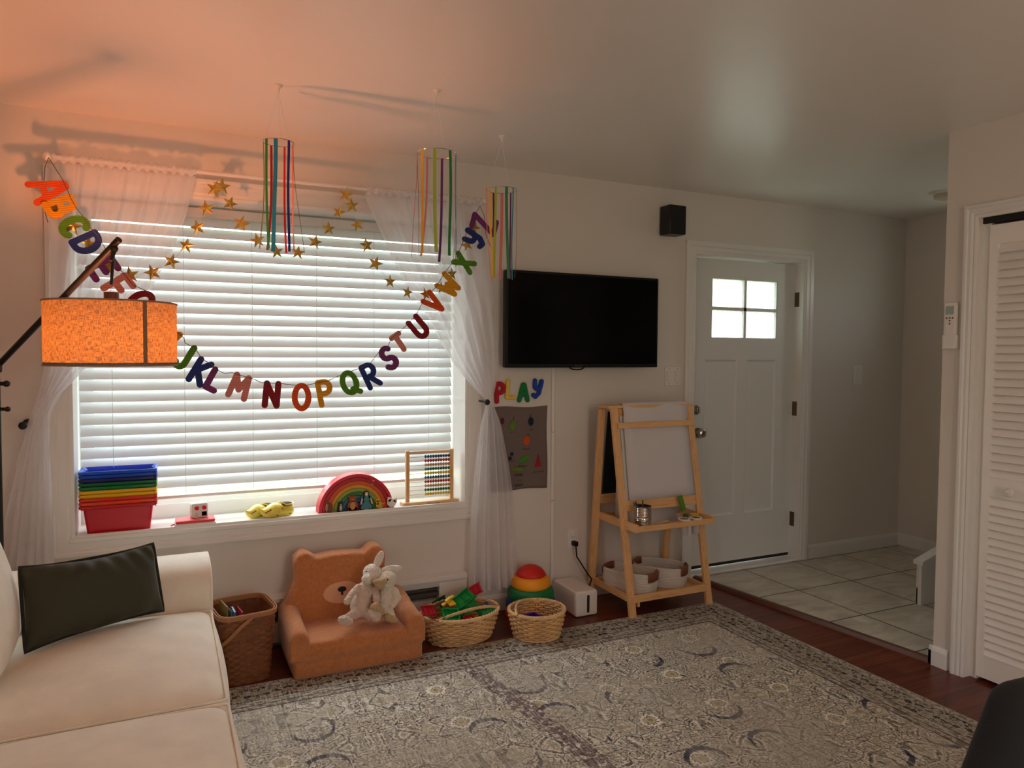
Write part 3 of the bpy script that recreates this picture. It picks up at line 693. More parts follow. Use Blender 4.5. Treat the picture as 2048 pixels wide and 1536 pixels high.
mobile('ribbon_mobile', 'wire hoop with long narrow ribbons hanging from the ceiling, leftmost of three', (556, 170), (557, 285), 30,
       [(527, 1, 'olive', 521, 497, .010), (536, 0, 'red', 527, 499, .010), (542, 1, 'green', 544, 498, .012), (561, 1, 'teal', 555, 503, .015), (578, 0, 'pink', 582, 500, .009), (583, 1, 'navy', 579, 503, .012), (587, 0, 'brown', 607, 507, .003), (560, 0, 'red', 562, 506, .008)])
mobile('ribbon_mobile', 'wire hoop with rainbow ribbons hanging from the ceiling, middle and widest of three', (874, 180), (874, 307), 39,
       [(836, 1, 'red', 824, 512, .010), (835, 0, 'darkred', 842, 512, .006), (848, 1, 'yellow', 849, 507, .013), (851, 0, 'pink', 840, 511, .009), (874, 1, 'lime', 877, 505, .013), (881, 0, 'purple', 875, 523, .010), (903, 1, 'green', 905, 512, .013), (911, 0, 'navy', 909, 515, .006), (913, 1, 'sky', 908, 524, .005)])
mobile('ribbon_mobile', 'wire hoop with thin rainbow ribbons hanging from the ceiling in front of the television corner', (1004, 272), (1005, 380), 31,
       [(976, 1, 'orange', 983, 559, .007), (982, 1, 'yellow', 989, 557, .013), (988, 0, 'darkred', 990, 475, .010), (994, 1, 'lime', 991, 556, .011), (1005, 0, 'pink', 1003, 559, .014), (1015, 1, 'green', 1020, 557, .014), (1023, 0, 'purple', 1023, 558, .009), (1028, 1, 'teal', 1026, 560, .007), (1035, 0, 'brown', 1034, 556, .003)])

# ================================================================== ON THE WALLS
# television
TVY = -.10; tv = thing('television', 'large black flat television mounted on the wall above the easel side', 'television', (1.3, TVY, 1.38))
c4 = [at(u, v, y=TVY) for u, v in ((1015, 541), (1321, 555), (1312, 737), (1009, 733))]
tx0, tx1 = (c4[0].x+c4[3].x)/2, (c4[1].x+c4[2].x)/2; tz0, tz1 = (c4[2].z+c4[3].z)/2, (c4[0].z+c4[1].z)/2
MB().box(tx0, tx1, TVY, TVY+.045, tz0, tz1).build('housing', blackp, tv, bevel=.006)
MB().box(tx0+.014, tx1-.014, TVY-.002, TVY+.001, tz0+.020, tz1-.014).build('screen', screen, tv, smooth=False)
bp = MB(); bp.box(tx0+.25, tx1-.25, TVY+.045, TVY+.062, tz0+.1, tz1-.1).box(tx0+.4, tx0+.6, TVY+.06, -.003, tz0+.2, tz1-.2); bp.build('wall_bracket', blackm, tv, smooth=False)
sp_ = MB(); k = at(1157, 738, y=TVY); sp_.tube([(k.x-.05, TVY+.02, tz0), (k.x-.03, TVY+.02, tz0-.010), (k.x, TVY+.02, tz0-.013), (k.x+.03, TVY+.02, tz0-.010), (k.x+.05, TVY+.02, tz0)], .004, n=6); sp_.build('logo_tab', blackp, tv)
text_mb('SAMSUNG', .012, (k.x, TVY-.0025, tz0+.006), (1, 0, 0), (0, 0, 1), (0, 0, 0)).build('lettering', mat('grey_print', srgb(90, 90, 92), .5), tv, smooth=False)
# speaker
s0 = at(1340, 408, y=-.11); s1 = at(1372, 470, y=-.11)
spk = thing('wall_speaker', 'small black box speaker on the wall near the ceiling above the front door', 'speaker', (1.95, 0, s1.z))
MB().box(s0.x, s1.x, -.11, -.012, s1.z, s0.z).build('cabinet', blackm, spk, bevel=.006)
MB().box(s0.x+.006, s1.x-.006, -.116, -.108, s1.z+.008, s0.z-.006).build('grille', mat('black_cloth', (.01, .01, .01), .9, bump=(900, .5, .001)), spk, bevel=.003)
MB().box(s0.x+.03, s1.x-.03, -.012, 0, s1.z+.05, s0.z-.05).build('wall_bracket', blackm, spk, smooth=False)
# switches
def switch(name, label, u0, v0, u1, v1, gangs, group):
    a, b = at(u0, v0, y=0), at(u1, v1, y=0); t = thing(name, label, 'light switch', ((a.x+b.x)/2, 0, (a.z+b.z)/2), group)
    MB().box(a.x, b.x, -.006, 0, b.z, a.z).build('switch_plate', whitep, t, bevel=.002)
    for g_ in range(gangs):
        w_ = (b.x-a.x)/gangs; cx = a.x+w_*(g_+.5); mz = (a.z+b.z)/2
        q = MB(); q.prism([(0, -.034), (.003, -.034), (.007, .034), (0, .034)], (cx-.0165, -.0055, mz), (0, -1, 0), (0, 0, 1), (.033, 0, 0)); q.build('rocker', trim, t, smooth=False)
        for z in (.047, -.047): MB().cyl((cx, -.006, mz+z), (cx, -.0075, mz+z), .0035, n=10).build('screw', nickel, t)
switch('light_switch', 'double white rocker switch on the wall left of the front door', 1329, 733, 1361, 771, 2, None)
switch('light_switch', 'single white rocker switch on the entry wall right of the front door', 1706, 731, 1723, 769, 1, None)
# outlet, plug, cable, box
oc = at(1145, 1076, y=0); t = thing('wall_outlet', 'white wall outlet with a black plug left of the easel', 'outlet', (oc.x, 0, oc.z))
MB().box(oc.x-.036, oc.x+.036, -.006, 0, oc.z-.058, oc.z+.058).build('outlet_plate', whitep, t, bevel=.002)
for z in (.022, -.022): MB().rbox((oc.x, -.0065, oc.z+z), (.016, .003, .014), .003, n=6).build('socket', trim, t)
cb = thing('power_cord', 'black power cord running from the wall outlet down to the white cable box', 'cable', (oc.x, -.03, oc.z-.05))
MB().rbox((oc.x, -.028, oc.z-.026), (.013, .022, .014), .005, n=5).build('plug', blackp, cb)
bz = [Vector((oc.x, -.04, oc.z-.035)), Vector((oc.x+.003, -.045, oc.z-.1)), Vector((oc.x+.03, -.05, .22)), Vector((oc.x+.075, -.055, .15)), Vector((oc.x+.10, -.06, .12)), Vector((oc.x+.075, -.075, .09)), Vector((oc.x+.01, -.09, .07))]
MB().tube(bz, .0045, n=8).build('cable', blackp, cb)
rc = at(1105, 745, y=0); MBr = MB(); MBr.box(rc.x-.010, rc.x+.010, -.014, 0, 1.0, tz0+.02).box(rc.x-.008, rc.x+.012, -.014, 0, .60, .998).box(rc.x-.006, rc.x+.014, -.014, 0, .095, .598)
tag(MBr.build('cable_raceway', trim, bevel=.003), 'slim white cable cover running down the wall under the television', 'cable cover')
bt = thing('cable_box', 'white plastic cable management box with a dark slot on the floor beside the easel', 'cable box', (1.2, -.16, 0))
b0, b1 = at(1152, 1237, z=0), at(1195, 1229, z=0); bx0, bx1, by0 = b0.x, b1.x, (b0.y+b1.y)/2
q = MB(); q.rbox(((bx0+bx1)/2, (by0-.025)/2, .072), ((bx1-bx0)/2, (-.025-by0)/2, .070), .012, n=10); q.build('box_body', whitep, bt)
cx = (bx0+bx1)/2+.008
q = MB(); q.prism([(.008*cos(a), .042+.008*sin(a)) for a in [PI*k/8 for k in range(9)]]+[(.008*cos(a), -.042+.008*sin(a)) for a in [PI+PI*k/8 for k in range(9)]], (cx, by0-.0012, .07), (1, 0, 0), (0, 0, 1), (0, .003, 0)); q.build('slot', dark, bt, smooth=False)
# letters P L A Y
def puffy(ch, label, col, cx, cz, h, ang, rr):
    mb = MB(); hh = h-2*rr; g = GLYPH[ch]; wmax = max(x for s_ in g for x, y in s_); a = R(ang)
    for st in g:
        pts = [Vector(((x-wmax/2)*hh*.82, 0, (y-.5)*hh)) for x, y in st]
        pts = [Vector((p.x*cos(a)-p.z*sin(a), 0, p.x*sin(a)+p.z*cos(a)))+Vector((cx, -rr*.8, cz)) for p in pts]
        mb.tube(pts, rr, n=12)
        for p in pts: mb.ell(p, rr, nu=10, nv=8)
    tag(mb.build('wall_letter', mat('plush_'+label.split()[0], col, .9, bump=(60, .5, .004)), remesh=.003), label, 'letter', 'letters spelling a word on the wall')
for ch, lab, col, u, v, h, an in [('P', 'red puffy letter P on the wall, half behind the curtain', srgb(178, 22, 42), 1000, 785, .125, 4), ('L', 'yellow puffy letter L on the wall', srgb(232, 196, 84), 1021, 779, .118, -4),
                             ('A', 'green puffy letter A on the wall', srgb(16, 118, 58), 1047, 785, .115, 0), ('Y', 'blue puffy letter Y on the wall', srgb(26, 66, 168), 1075, 777, .115, -6)]:
    p = at(u, v, y=-.01); puffy(ch, lab, col, p.x, p.z, h, an, .0135)
# poster
po = thing('fruit_poster', 'grey cloth poster with painted fruits and handwriting below the wall letters', 'poster', (.96, 0, .68))
pc = [at(976, 817, y=-.004), at(1093, 810, y=-.004), at(1095, 972, y=-.004), at(1000, 984, y=-.004)]
px0, px1 = pc[1].x-.36, (pc[1].x+pc[2].x)/2; pz1, pz0 = at(1050, 813, y=0).z, at(1060, 977, y=0).z
def pf(u, v): return (px0+(px1-px0)*u+.004*sin(6*v), -.005-.003*sin(u*9+v*4), pz0+(pz1-pz0)*v+.004*sin(u*7)*(1 if v > .5 else -1)*abs(v-.5)*2)
MB().grid(pf, 24, 24).build('cloth', mat('poster_cloth', srgb(112, 98, 94), .9, bump=(400, .2, .001)), po, solid=.002)
ink = mat('poster_ink', srgb(30, 24, 26), .9)
def fruit(u, v, rx_, rz_, col, name, shape=None):
    p = at(u, v, y=-.011); mb = MB()
    poly = [(x*1.3, z*1.3) for x, z in (shape if shape else [(rx_*cos(a), rz_*sin(a)) for a in [2*PI*k/20 for k in range(20)]])]
    mb.prism(poly, (p.x, -.0125, p.z), (1, 0, 0), (0, 0, 1), (0, .002, 0)); mb.build(name, mat('paint_'+name, col, .9, var=.25), po, smooth=False); return p
pear = [(.014*cos(a)*(1 if sin(a) < 0 else 1-.45*sin(a)), .021*sin(a)) for a in [2*PI*k/20 for k in range(20)]]
fruit(1025, 850, 0, 0, srgb(84, 122, 26), 'pear', pear); fruit(1062, 843, .0125, .019, srgb(12, 28, 44), 'plum'); fruit(1053, 881, .017, .020, srgb(190, 74, 28), 'orange_fruit')
fruit(1048, 919, 0, 0, srgb(74, 140, 30), 'lime', [(-.024, -.014), (-.018, .004), (0, .015), (.026, .018), (.020, .0), (.006, -.014)])
fruit(1076, 923, 0, 0, srgb(150, 20, 36), 'melon_slice', [(-.016, -.024), (.017, -.022), (.001, .034)])
fruit(1037, 938, 0, 0, srgb(104, 128, 34), 'banana', [(-.03, -.006), (.026, -.008), (.028, .004), (-.03, .006)])
fruit(1024, 908, .007, .008, srgb(20, 22, 48), 'berry'); fruit(1020, 917, .008, .009, srgb(20, 22, 48), 'berry'); fruit(1005, 842, .008, .014, srgb(90, 14, 30), 'cherry')
for u, v, s_ in ((1027, 836, .3), (1061, 831, 0), (1056, 870, .3)):
    p = at(u, v, y=-.011); MB().beam((p.x, -.012, p.z-.008), (p.x+.003*s_, -.012, p.z+.008), .002, .002).build('stem', ink, po, smooth=False)
for body, u, v, sz in [('JOY', 1024, 865, .009), ('PEACE', 1063, 859, .009), ('PATIENCE', 1052, 898, .010), ('GENTLENESS', 1046, 932, .009), ('SELF-CONTROL', 1077, 943, .009), ('FAITH', 1027, 922, .009), ('fruits', 1037, 951, .022), ('OF THE', 1039, 960, .008), ('spirit', 1037, 971, .022)]:
    p = at(u, v, y=-.011); text_mb(body, sz*1.15, (p.x, -.0115, p.z-.004), (1, 0, 0), (0, 0, 1), (0, 0, 0), shear=.3 if body.islower() else 0).build('handwriting', ink, po, smooth=False)
# remote in its holder on the closet wall
q0, q1 = at(1888, 607, x=CX-.02), at(1920, 697, x=CX-.02); rm = thing('air_conditioner_remote', 'white remote control in a wall holder beside the closet door', 'remote control', (CX, (q0.y+q1.y)/2, q1.z))
ya, yb = q0.y-.002, q0.y-.062; zz0, zz1 = q1.z, q0.z
MB().rbox((CX-.014, (ya+yb)/2, (zz0+zz1)/2+.006), (.010, .028, (zz1-zz0)/2-.004), .004, n=6).build('remote_body', whitep, rm)
MB().rbox((CX-.013, (ya+yb)/2, zz0+.030), (.0135, .032, .032), .003, n=6).build('holder', whitep, rm)
MB().box(CX-.0248, CX-.023, yb+.012, ya-.010, zz1-.052, zz1-.014).build('display', mat('lcd', srgb(150, 168, 160), .3), rm, smooth=False)
q = MB()
for dy, dz in ((-.014, -.068), (0, -.068), (.014, -.068), (0, -.080), (0, -.094)): q.cyl((CX-.0235, (ya+yb)/2+dy, zz1+dz), (CX-.0252, (ya+yb)/2+dy, zz1+dz), .004, n=10)
q.build('buttons', mat('grey_button', srgb(90, 70, 62), .5), rm)
# smoke detector
sd = at(1896, 392, z=CEIL-.02); t = thing('smoke_detector', 'round white smoke detector on the entry ceiling', 'smoke detector', (sd.x, sd.y, CEIL))
MB().lathe([(.082, 0), (.082, -.010), (.078, -.012)], (sd.x, sd.y, CEIL), n=36).build('base', whitep, t)
MB().lathe([(.074, -.012), (.074, -.016), (.08, -.017), (.078, -.032), (.06, -.038)], (sd.x, sd.y, CEIL), n=36).build('cover', mat('aged_plastic', srgb(196, 184, 160), .5), t)
# baseboard heater
HX0, HX1, HZ = -1.30, at(935, 1150, y=-.065).x, .272
ht = thing('baseboard_heater', 'long white electric baseboard heater under the window', 'heater', ((HX0+HX1)/2, 0, .03))
q = MB(); q.prism([(0, .01), (-.05, .01), (-.055, .015), (-.055, .11), (0, .11)], (HX0, 0, .02), (0, 1, 0), (0, 0, 1), (HX1-HX0, 0, 0)); q.prism([(0, .22), (-.052, .20), (-.066, .235), (-.066, .252), (-.06, .255), (0, .262)], (HX0, 0, 0), (0, 1, 0), (0, 0, 1), (HX1-HX0, 0, 0)); q.build('casing', trim, ht, smooth=False)
MB().box(HX0, HX1-.02, -.012, -.002, .12, .23).build('back_plate', mat('dull_metal', (.12, .11, .10), .5, .5), ht, smooth=False)
MB().box(HX0, HX1-.15, -.048, -.014, .15, .17).build('heating_fins', mat('dull_metal', (.12, .11, .10), .5, .5), ht, smooth=False)
MB().box(HX1-.16, HX1, -.060, 0, .03, .25).build('end_cap', trim, ht, bevel=.003); MB().box(HX0, HX0+.1, -.060, 0, .03, .25).build('end_cap', trim, ht, bevel=.003)
# ================================================================== ON THE WINDOW SILL
SZ = WZ0
binc = [('red', srgb(205, 12, 40)), ('orange', srgb(236, 70, 24)), ('red orange', srgb(226, 44, 26)), ('yellow', srgb(240, 186, 14)), ('yellow', srgb(240, 186, 14)),
        ('green', srgb(10, 118, 58)), ('green', srgb(8, 100, 50)), ('dark blue', srgb(20, 24, 96)), ('blue', srgb(14, 70, 190)), ('blue', srgb(16, 84, 214))]
pos = ['lowest of the stack by the window corner', 'second from the bottom of the stack', 'third from the bottom of the stack', 'fourth from the bottom, under another yellow one', 'fifth from the bottom, under the green ones',
       'sixth from the bottom, above the yellow ones', 'seventh from the bottom, under the dark blue one', 'between the green and the blue ones', 'second from the top of the stack', 'topmost of the stack']
bxc, byc = -1.082, .082
def bin_mesh():
    # open tub with a rim and hollow inside
    mb = MB(); H = .132
    def loop(hx, hy, z, r=.014):
        pts = []
        for cx, cy, a0 in ((hx-r, hy-r, 0), (-hx+r, hy-r, 90), (-hx+r, -hy+r, 180), (hx-r, -hy+r, 270)):
            for k in range(5): a = R(a0+90*k/4); pts.append(Vector((cx+r*cos(a), cy+r*sin(a), z)))
        return pts
    L_ = [loop(.122, .060, .002), loop(.126, .064, 0), loop(.140, .072, H-.016), loop(.152, .080, H-.015), loop(.157, .083, H-.011), loop(.157, .083, H), loop(.150, .078, H), loop(.138, .070, H-.012), loop(.120, .058, .004)]
    n_ = 20
    for l in L_: mb.v += l
    for i in range(len(L_)-1):
        for k in range(n_): l = (k+1) % n_; mb.f.append((i*n_+k, i*n_+l, (i+1)*n_+l, (i+1)*n_+k))
    mb.f.append(tuple(reversed(range(n_)))); mb.f.append(tuple(range((len(L_)-1)*n_, len(L_)*n_)))
    for sx_ in (-1, 1): mb.box(sx_*.149-.002, sx_*.149+.002, -.02, .02, H-.03, H-.012)
    return mb
for i, ((cn, c), ps) in enumerate(zip(binc, pos)):
    mb = bin_mesh(); mb.xf(Matrix.Translation((bxc, byc, SZ+i*.0172+.0005)) @ Matrix.Rotation(R(-1.0+.4*(i % 3)), 4, 'Z'))
    mk = mat('plastic_'+cn.replace(' ', '_')+('_dark' if i == 6 else '_deep' if i == 8 else ''), c, .28, trans=.12)
    tag(mb.build('storage_bin', mk, angle=35), f'{cn} plastic storage bin, {ps}', 'storage bin', 'nested storage bins on the window sill')

# red case with the little player on it
cc = at(391, 1046, z=SZ+.015); cs = thing('zip_case', 'flat red and white zip case lying on the window sill', 'case', (cc.x, .055, SZ))
MB().rbox((cc.x, .047, SZ+.0105), (.090, .054, .0105), .009, n=8).build('lower_shell', mat('case_white', (.78, .74, .74), .5), cs)
MB().rbox((cc.x, .047, SZ+.0265), (.086, .050, .0065), .0062, n=8).build('upper_shell', mat('case_red', srgb(226, 60, 64), .5), cs)
MB().rbox((cc.x, .046, SZ+.0025), (.0905, .0550, .0025), .0024, n=6).build('lower_edge', mat('case_red', (0, 0, 0)), cs)
MB().tube([(cc.x-.086, .03, SZ+.016), (cc.x-.10, .022, SZ+.014), (cc.x-.106, .02, SZ+.008)], .003, n=6).build('zip_pull', mat('case_red', (0, 0, 0)), cs)
pc_ = at(398, 1036, y=.062); pl_ = thing('audio_player', 'small white cube audio player with red knobs standing on the red case', 'music player', (pc_.x, .06, SZ+.028)); zc = SZ+.033+.036
q = MB(); q.rbox((0, 0, 0), (.037, .028, .036), .009, n=8); Mp = Matrix.Translation((pc_.x, .064, zc)) @ Matrix.Rotation(R(12), 4, 'Z'); q.xf(Mp); q.build('body', mat('player_white', (.80, .78, .75), .35), pl_)
for x_ in (-.017, .017):
    q = MB(); q.cyl((x_, -.027, .013), (x_, -.036, .013), .0105, .009, n=20); q.xf(Mp); q.build('knob', mat('knob_red', srgb(214, 20, 36), .35), pl_)
q = MB(); q.box(.006, .028, -.0295, -.027, -.026, -.006); q.xf(Mp); q.build('display', screen, pl_, smooth=False)
q = MB()
for a in range(8): q.cyl((-.017+.006*cos(a*PI/4), -.0275, -.016+.006*sin(a*PI/4)), (-.017+.006*cos(a*PI/4), -.0292, -.016+.006*sin(a*PI/4)), .0012, n=6)
q.xf(Mp); q.build('speaker_holes', dark, pl_)
MB().tube([Mp @ Vector(p) for p in ((-.036, 0, .02), (-.042, -.012, -.005), (-.035, -.03, -.025), (-.015, -.045, -.034), (.01, -.05, -.034), (.03, -.045, -.0345))], .0014, n=5).build('strap', strng, pl_)

# wooden clogs
yel = mat('clog_yellow', srgb(240, 222, 92), .25, coat=.4)
def clog(label, u, v, y, ang, s=1.):
    p = at(u, v, y=y); t = thing('wooden_clog', label, 'wooden shoe', (p.x, y, SZ), 'pair of painted wooden clogs'); M = Matrix.Translation((p.x, y, SZ)) @ Matrix.Rotation(R(ang), 4, 'Z') @ Matrix.Scale(s, 4)
    # sections along the shoe, heel (+x) to toe (-x): (x, half width, top z, bottom z)
    S = [(.080, .008, .052, .022), (.074, .024, .064, .008), (.06, .032, .066, .001), (.03, .034, .062, .002), (.005, .036, .076, .002), (-.02, .040, .082, .001), (-.045, .040, .070, .001), (-.065, .032, .056, .006), (-.080, .019, .054, .018), (-.090, .010, .060, .036), (-.096, .003, .066, .054)]
    mb = MB(); nn = 16
    for x, w_, zt, zb_ in S:
        for k in range(nn): a = 2*PI*k/nn; mb.v.append(Vector((x, w_*cos(a), (zt+zb_)/2+(zt-zb_)/2*sin(a))))
    for i in range(len(S)-1):
        for k in range(nn): l = (k+1) % nn; mb.f.append((i*nn+k, (i+1)*nn+k, (i+1)*nn+l, i*nn+l))
    mb.f.append(tuple(range(nn))); mb.f.append(tuple((len(S)-1)*nn+k for k in reversed(range(nn))))
    mb.xf(M); mb.build('shoe_body', yel, t, subd=1, angle=0)
    op = MB(); op.ell((.040, 0, .066), (.034, .026, .010)); op.xf(M); op.build('opening', mat('clog_inside', srgb(60, 44, 30), .8), t)
    rm_ = MB(); rm_.tube([(.040+.037*cos(a), .0285*sin(a), .067+.012*(cos(a) < -.3)*(-cos(a))) for a in [2*PI*k/24 for k in range(24)]], .0035, n=6, closed=True); rm_.xf(M); rm_.build('rim', yel, t)
    q = MB(); rr_ = random.Random(u)
    for k in range(7):
        x = -.07+.02*k; q.ell((x, -.0345+abs(x+.02)*.12, .040+.012*sin(k*2)), (.006, .0045, .005), nu=8, nv=6)
    q.xf(M); q.build('painted_flowers', mat('clog_paint', srgb(190, 92, 60), .5), t)
    q = MB()
    for k in range(6): q.ell((-.06+.022*k, -.034+abs(-.04+.022*k)*.10, .034+.014*sin(k*2+1)), (.007, .0035, .0032), (0, .5, 0), nu=8, nv=6)
    q.xf(M); q.build('painted_leaves', mat('clog_leaf', srgb(96, 128, 44), .5), t)
clog('yellow painted wooden clog on the window sill, the left and rear one of the pair', 521, 1030, .080, 26, .90)
clog('yellow painted wooden clog on the window sill, the right and front one of the pair', 556, 1026, .045, 14, 1.0)

# rainbow
rc_ = at(710, 1015, y=.085); RBX = rc_.x
rb = thing('wooden_rainbow', 'wooden nested rainbow arch toy standing on the window sill', 'rainbow toy', (RBX, .075, SZ))
RC = [('pink red', (206, 20, 50)), ('red', (176, 22, 34)), ('orange', (214, 84, 26)), ('golden', (222, 150, 24)), ('lime', (140, 164, 66)), ('green', (60, 120, 44)), ('teal', (40, 112, 130)), ('blue', (26, 72, 140)), ('violet', (58, 32, 96)), ('plum', (84, 20, 50))]
Ro = .196; st = .0188
for i, (nm, c) in enumerate(RC):
    ro = Ro-i*st; ri = ro-st+.0012; mb = MB(); K = 28
    poly = [(ro*cos(PI*k/K), ro*.985*sin(PI*k/K)) for k in range(K+1)]+[(max(.001, ri)*cos(PI*k/K), max(.001, ri)*.985*sin(PI*k/K)) for k in reversed(range(K+1))]
    q = MB(); k0 = 0; y0, y1 = .045, .125
    for k in range(K+1):
        a = PI*k/K
        for r_ in (ro, ri):
            for y_ in (y0, y1): q.v.append(Vector((RBX+r_*cos(a), y_, SZ+r_*.985*sin(a))))
    for k in range(K):
        a = k*4; b = a+4; q.f += [(a, b, b+1, a+1), (a+2, a+3, b+3, b+2), (a, a+2, b+2, b), (a+1, b+1, b+3, a+3)]
    q.f += [(0, 1, 3, 2), (K*4, K*4+2, K*4+3, K*4+1)]
    o = q.build('arch', mat('arch_'+nm.replace(' ', '_'), srgb(*c), .4), rb, angle=35, bevel=.0012, seg=1); o['label'] = nm+' arch'

# little wooden figures in front of it: flat cut-outs 12 mm thick
def figure(name, label, cat, u, v, h, parts, y=.022):
    p = at(u, v, z=SZ); t = thing(name, label, cat, (p.x, y, SZ), 'wooden figures in front of the rainbow')
    for pn, col, shapes, lift in parts:
        mb = MB()
        for sh in shapes:
            if len(sh) == 4: cx, cz, rx_, rz_ = sh; poly = [(cx*h+rx_*h*cos(a), cz*h+rz_*h*sin(a)) for a in [2*PI*k/18 for k in range(18)]]
            else: poly = [(a*h, b*h) for a, b in sh[0]]
            mb.prism(poly, (p.x, y-lift, SZ), (1, 0, 0), (0, 0, 1), (0, .012+lift*2, 0))
        mb.build(pn, mat('figure_'+pn+'_'+name, srgb(*col), .6), t, smooth=False, bevel=.0008 if lift == 0 else 0)
figure('wooden_owl', 'brown rounded wooden animal figure, leftmost in front of the rainbow', 'wooden figure', 657, 1027, .064, [('body', (176, 128, 96), [(0, .48, .26, .48), ([(-.2, 0), (.22, 0), (.2, .3), (-.2, .3)],)], 0), ('coat', (112, 60, 32), [(.08, .5, .20, .44)], .0006), ('crest', (96, 50, 30), [(-.08, .88, .12, .08)], .0008)])
figure('wooden_cat', 'small black and white wooden cat figure before the rainbow', 'wooden figure', 679, 1024, .060, [('body', (34, 36, 40), [(0, .34, .24, .34), (.0, .74, .20, .17), ([(-.26, 0), (.3, 0), (.2, .2), (-.2, .2)],), ([(-.2, .8), (-.16, 1.0), (-.04, .86)],), ([(.2, .8), (.16, 1.0), (.04, .86)],)], 0), ('white_chest', (214, 206, 196), [(0, .46, .11, .26), (0, .7, .07, .10)], .0006)])
figure('wooden_bear', 'brown wooden bear figure standing upright before the rainbow', 'wooden figure', 701.5, 1021, .086, [('body', (150, 82, 34), [(0, .36, .31, .36), (0, .80, .22, .17), (-.18, .93, .08, .07), (.18, .93, .08, .07), ([(-.26, 0), (.26, 0), (.28, .3), (-.28, .3)],)], 0), ('belly', (206, 140, 78), [(0, .38, .16, .24)], .0006), ('muzzle', (190, 124, 66), [(0, .76, .09, .06)], .0008)])
figure('wooden_doll', 'wooden doll figure with dark hair and a teal dress before the rainbow', 'wooden figure', 728, 1018, .104, [('hair', (30, 20, 18), [(0, .88, .135, .13)], 0), ('face', (238, 206, 184), [(0, .86, .085, .10)], .0008), ('dress', (66, 132, 140), [([(-.30, .18), (-.22, .10), (.22, .10), (.30, .18), (.12, .48), (.2, .72), (.08, .78), (-.08, .78), (-.2, .72), (-.12, .48)],), (-.17, .70, .08, .07), (.17, .70, .08, .07)], .0003), ('arms', (232, 196, 172), [([(-.24, .66), (-.18, .66), (-.22, .36), (-.30, .34)],), ([(.24, .66), (.18, .66), (.24, .36), (.34, .32)],)], 0), ('legs', (226, 210, 196), [([(-.1, .03), (.1, .03), (.1, .14), (-.1, .14)],)], 0), ('foot_block', (110, 26, 34), [([(-.16, 0), (.16, 0), (.16, .06), (-.16, .06)],)], .001)])
figure('wooden_duckling', 'small yellow wooden duckling figure before the rainbow', 'wooden figure', 752, 1015, .066, [('body', (214, 170, 60), [(-.14, .78, .15, .15), (.04, .38, .30, .24), (-.13, .6, .11, .2), ([(.2, .4), (.44, .62), (.34, .3)],), ([(-.1, 0), (-.02, 0), (-.02, .2), (-.1, .2)],), ([(.1, 0), (.18, 0), (.18, .2), (.1, .2)],)], 0), ('beak', (206, 120, 34), [([(-.26, .78), (-.38, .72), (-.26, .70)],)], .0006)])
figure('wooden_hen', 'white wooden hen figure, rightmost before the rainbow', 'wooden figure', 774, 1011, .076, [('body', (230, 220, 208), [(0, .42, .32, .30), (-.16, .68, .14, .18), ([(.08, .5), (.36, .86), (.38, .4)],)], 0), ('comb', (196, 26, 36), [(-.14, .90, .10, .08)], .0004), ('foot_block', (120, 40, 30), [([(-.22, 0), (.2, 0), (.16, .12), (-.16, .12)],)], .0006)])

# abacus
A0, A1 = at(811, 905, y=.06), at(906, 900, y=.06); ab = thing('abacus', 'wooden bead abacus with coloured rows on the right end of the window sill', 'abacus', ((A0.x+A1.x)/2, .06, SZ))
ax0, ax1, azt = A0.x, A1.x, SZ+.298
MB().box(ax0-.022, ax1+.026, .030, .092, SZ, SZ+.022).build('base', beech, ab, bevel=.002)
for xx in (ax0+.010, ax1-.010): MB().box(xx-.010, xx+.010, .048, .070, SZ+.022, azt).build('post', pineZ, ab, bevel=.002)
MB().box(ax0+.020, ax1-.020, .051, .067, azt-.020, azt-.004).build('top_rail', beech, ab, bevel=.001)
bcol = [(22, 84, 132), (168, 20, 44), (196, 148, 104), (10, 104, 62), (212, 180, 20)]*2
for i, c in enumerate(bcol):
    z = azt-.036-i*.0228; MB().cyl((ax0+.018, .059, z), (ax1-.018, .059, z), .0011, n=6).build('wire', mat('wire_%d' % (i % 5), tuple(x*.8 for x in srgb(*c)[:3]), .4, .4), ab)
    mk = mat('bead_%d' % (i % 5), srgb(*c), .4)
    for k in range(10):
        x = ax1-.026-k*.0148; MB().lathe([(.0025, -.007), (.0085, -.003), (.0092, 0), (.0085, .003), (.0025, .007)], n=12).xf(Matrix.Translation((x, .059, z)) @ Matrix.Rotation(R(90), 4, 'Y')).build('bead', mk, ab)
text_mb('Melissa & Doug', .011, ((ax0+ax1)/2+.01, .0295, SZ+.008), (1, 0, 0), (0, 0, 1), (0, 0, 0), shear=.2).build('lettering', mat('burnt_print', srgb(90, 50, 30), .8), ab, smooth=False)

# ================================================================== RUG
n = N('persian_rug'); o = n.xyz(); HX, HY = 1.515, 1.222
wn = n.noise(42, 4, rough=.65, out='Color'); wv = n.xyz(wn)
X = n.ma('ADD', o[0], n.ma('MULTIPLY', n.ma('SUBTRACT', wv[0], .5), .026)); Yc = n.ma('ADD', o[1], n.ma('MULTIPLY', n.ma('SUBTRACT', wv[1], .5), .030))
d = n.ma('MINIMUM', n.ma('SUBTRACT', HX, n.ma('ABSOLUTE', o[0])), n.ma('SUBTRACT', HY, n.ma('ABSOLUTE', o[1])))
CXs, CYs = .34, .30
u = n.ma('PINGPONG', X, CXs/2); v = n.ma('PINGPONG', n.ma('ADD', Yc, .06), CYs/2); uv = n.comb(u, v)
cell = n.comb(n.ma('FLOOR', n.ma('DIVIDE', n.ma('ADD', X, CXs/2), CXs)), n.ma('FLOOR', n.ma('DIVIDE', n.ma('ADD', Yc, .06+CYs/2), CYs)))
